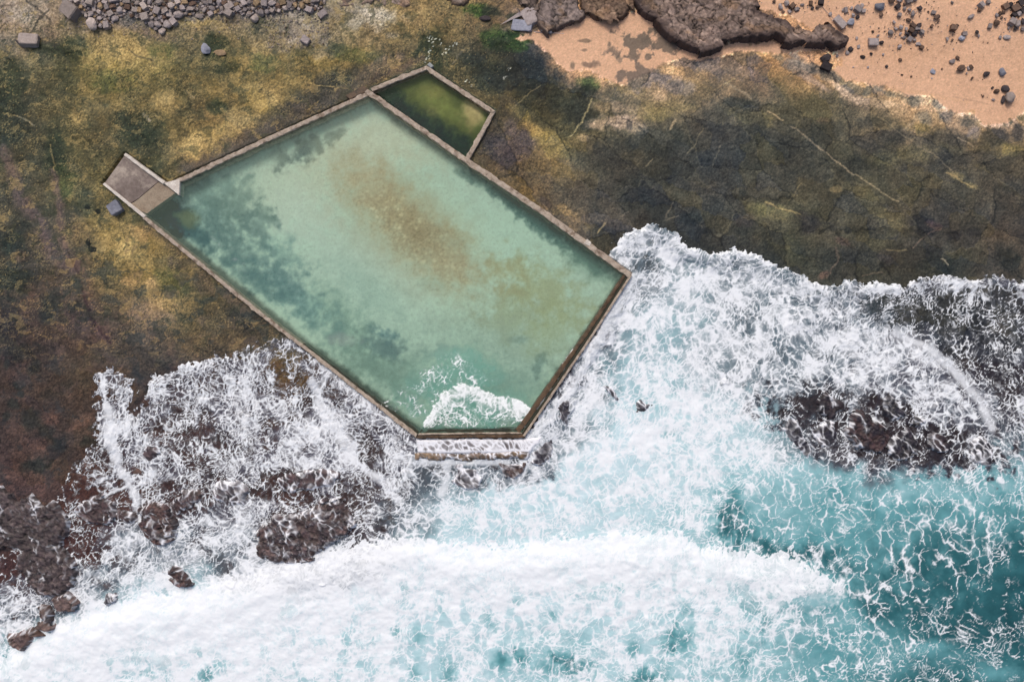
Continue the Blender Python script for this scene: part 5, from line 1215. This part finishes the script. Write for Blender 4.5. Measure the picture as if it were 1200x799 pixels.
for u, v, s in scatter(260, RUB, 3.6, 10, 2.4):
    loose(u, v, s, random.choice(['grey', 'grey', 'grey', 'pale', 'brown', 'grey', 'tan', 'pale']), 'rubble_stone', 'one of the loose grey stones heaped in the rubble bank above the rock flats', 'stone', 'rubble bank stones')
# beach stones
pts = [(973,17,6),(1033,17,6),(993,62,6),(981,66,5),(1006,55,4),(1004,45,5),(1021,63,4),(1023,37,4),(1029,42,4),(1054,55,6),(1053,54,4),(1065,24,6),(1117,33,8),(1122,30,4),(1110,46,5),(1116,47,4),(1130,40,5),(1145,38,6),(1147,42,4),(1172,44,5),(1160,31,5),(1174,21,4),
 (1122,68,6),(1116,72,7),(1138,79,6),(1133,86,3),(1135,80,4),(1104,81,3),(1164,117,4),(1163,103,3),(1152,113,3),(1092,92,3),(1035,64,4),(1068,90,3),(1057,88,2.6),(1000,79,2.6),(1017,79,2.6),(1048,26,4),(1056,32,7),(1050,34,5),(1063,40,8),(1068,36,6),(1072,40,7),(1075,34,6),(1077,30,5),(1080,38,5),(1066,46,6),(1072,47,5),(1060,44,5),(1055,40,4),(1062,34,5),(1070,30,6),(1076,52,6),(1080,56,5),(1066,12,5),(1060,10,6),(1054,18,5),(1070,16,7),(1078,10,4),(1088,14,3),(1052,8,6),
 (1094,15,5),(1098,20,7),(1100,25,4),(1092,31,4),(1005,11,8),(1010,7,7),(1012,13,5),(998,10,5),(991,12,6),(1000,18,5),(1005,20,6),(988,12,4),(1045,0,9),(1055,-1,9),(1065,1,8),(1072,-1,8),(1060,5,5),(915,8,7),(922,4,8),(928,8,8),(934,11,7),(918,14,5),(925,14,5),(940,6,5),(950,4,6),(962,3,7),(958,8,6),(952,10,4),(907,2,6),(1116,3,4),(1150,6,6),(1158,3,5),(1148,12,4),
 (1178,8,7),(1184,6,8),(1190,10,9),(1196,4,8),(1194,16,8),(1198,12,7),(1188,18,6),(1186,26,8),(1193,28,9),(1199,26,7),(1190,34,6),(1172,16,6),(1168,18,5),(1176,14,5),(1199,34,6),(1182,33,5)]
for u, v, s in pts:
    loose(u, v, s, random.choice(['grey', 'grey', 'brown', 'dark', 'grey', 'brown', 'grey']), 'beach_stone', 'one of the small loose stones strewn on the orange sand', 'stone', 'loose stones on the sand')

# finer gravel between the stones: one mass
def gravel(name, spots, mats):
    bm = bmesh.new()
    for (u, v, s) in spots:
        n0 = len(bm.verts)
        z = gz_at(u, v); c = Vector(W(u, v, z + .02))
        vs = []
        for k in range(9):
            d = Vector((random.gauss(0, 1), random.gauss(0, 1), random.gauss(0, 1))).normalized() * (s / 20) * random.uniform(.8, 1.1)
            d.z *= .7
            vs.append(bm.verts.new(c + d))
        r = bmesh.ops.convex_hull(bm, input=vs)
        bmesh.ops.delete(bm, geom=[g for g in r['geom_interior'] if isinstance(g, bmesh.types.BMVert)], context='VERTS')
        mi = random.randrange(len(mats))
        for vv in vs:
            if vv.is_valid:
                for f in vv.link_faces: f.material_index = mi
    me = bpy.data.meshes.new(name); bm.to_mesh(me); bm.free()
    for m in mats: me.materials.append(SM[m])
    o = bpy.data.objects.new(name, me); COL.objects.link(o); o['kind'] = 'stuff'
    return o
sp = []
while len(sp) < 2600:
    u, v = random.uniform(70, 390), random.uniform(-6, 42)
    if inside(RUB, u, v): sp.append((u, v, random.uniform(1.6, 4.2)))
for _ in range(160):
    u, v = random.uniform(310, 385), random.uniform(10, 60); sp.append((u, v, random.uniform(1.2, 2.6)))
for _ in range(260):
    u = random.uniform(80, 380); v = 14 + abs(random.gauss(0, 16)); sp.append((u, v, random.uniform(.9, 2.4)))
tag(gravel('gravel', sp, ['grey', 'pale', 'grey', 'pale', 'brown']), 'fine grey gravel filling the rubble bank', 'gravel')
sp = []
for _ in range(420):
    c = random.choice(pts); a = random.gauss(0, 9), random.gauss(0, 6)
    u, v = c[0] + a[0], c[1] + a[1]
    if 60 < v: continue
    sp.append((u, v, random.uniform(.9, 2.2)))
for _ in range(90): sp.append((random.uniform(1000, 1195), random.uniform(0, 120), random.uniform(.7, 1.6)))
sp = [q for q in sp if inside(SAND2, q[0], q[1])]
tag(gravel('beach_pebbles', sp, ['grey', 'brown', 'dark']), 'scattered pebbles lying on the orange sand', 'pebbles')

# ---------------------------------------------------------------- light, sky, camera
w = bpy.data.worlds.new('World'); scene.world = w; w.use_nodes = True
nt = w.node_tree; bg = nt.nodes['Background']
sky = nt.nodes.new('ShaderNodeTexSky'); sky.sky_type = 'NISHITA'; sky.sun_disc = False
EL, AZ = 52.0, -18.0            # the sun stands to the north, a little west
sky.sun_elevation = math.radians(EL); sky.sun_rotation = math.radians(AZ); sky.dust_density = 6.0; sky.air_density = 1.0; sky.ozone_density = .6
nt.links.new(sky.outputs[0], bg.inputs[0]); bg.inputs[1].default_value = .12
sl_ = bpy.data.lights.new('sun', 'SUN'); sl_.energy = 1.3; sl_.angle = math.radians(16); sl_.color = (1, .955, .90)
so = bpy.data.objects.new('sun', sl_); COL.objects.link(so)
d = Vector((math.sin(math.radians(AZ)) * math.cos(math.radians(EL)), math.cos(math.radians(AZ)) * math.cos(math.radians(EL)), math.sin(math.radians(EL))))
so.rotation_euler = (-d).to_track_quat('-Z', 'Y').to_euler()
cd_ = bpy.data.cameras.new('camera'); cam = bpy.data.objects.new('camera', cd_); COL.objects.link(cam)
cd_.sensor_width = 36; cd_.lens = 24; cd_.clip_end = 2000; cam.location = (0, 0, CAM_H); cam.rotation_euler = (0, 0, 0)
scene.camera = cam
vs = scene.view_settings
vs.view_transform = 'Standard'; vs.look = 'None'; vs.gamma = 1; vs.use_curve_mapping = False; vs.exposure = 0.0
scene.cycles.use_denoising = True; scene.cycles.max_bounces = 6; scene.cycles.transparent_max_bounces = 12
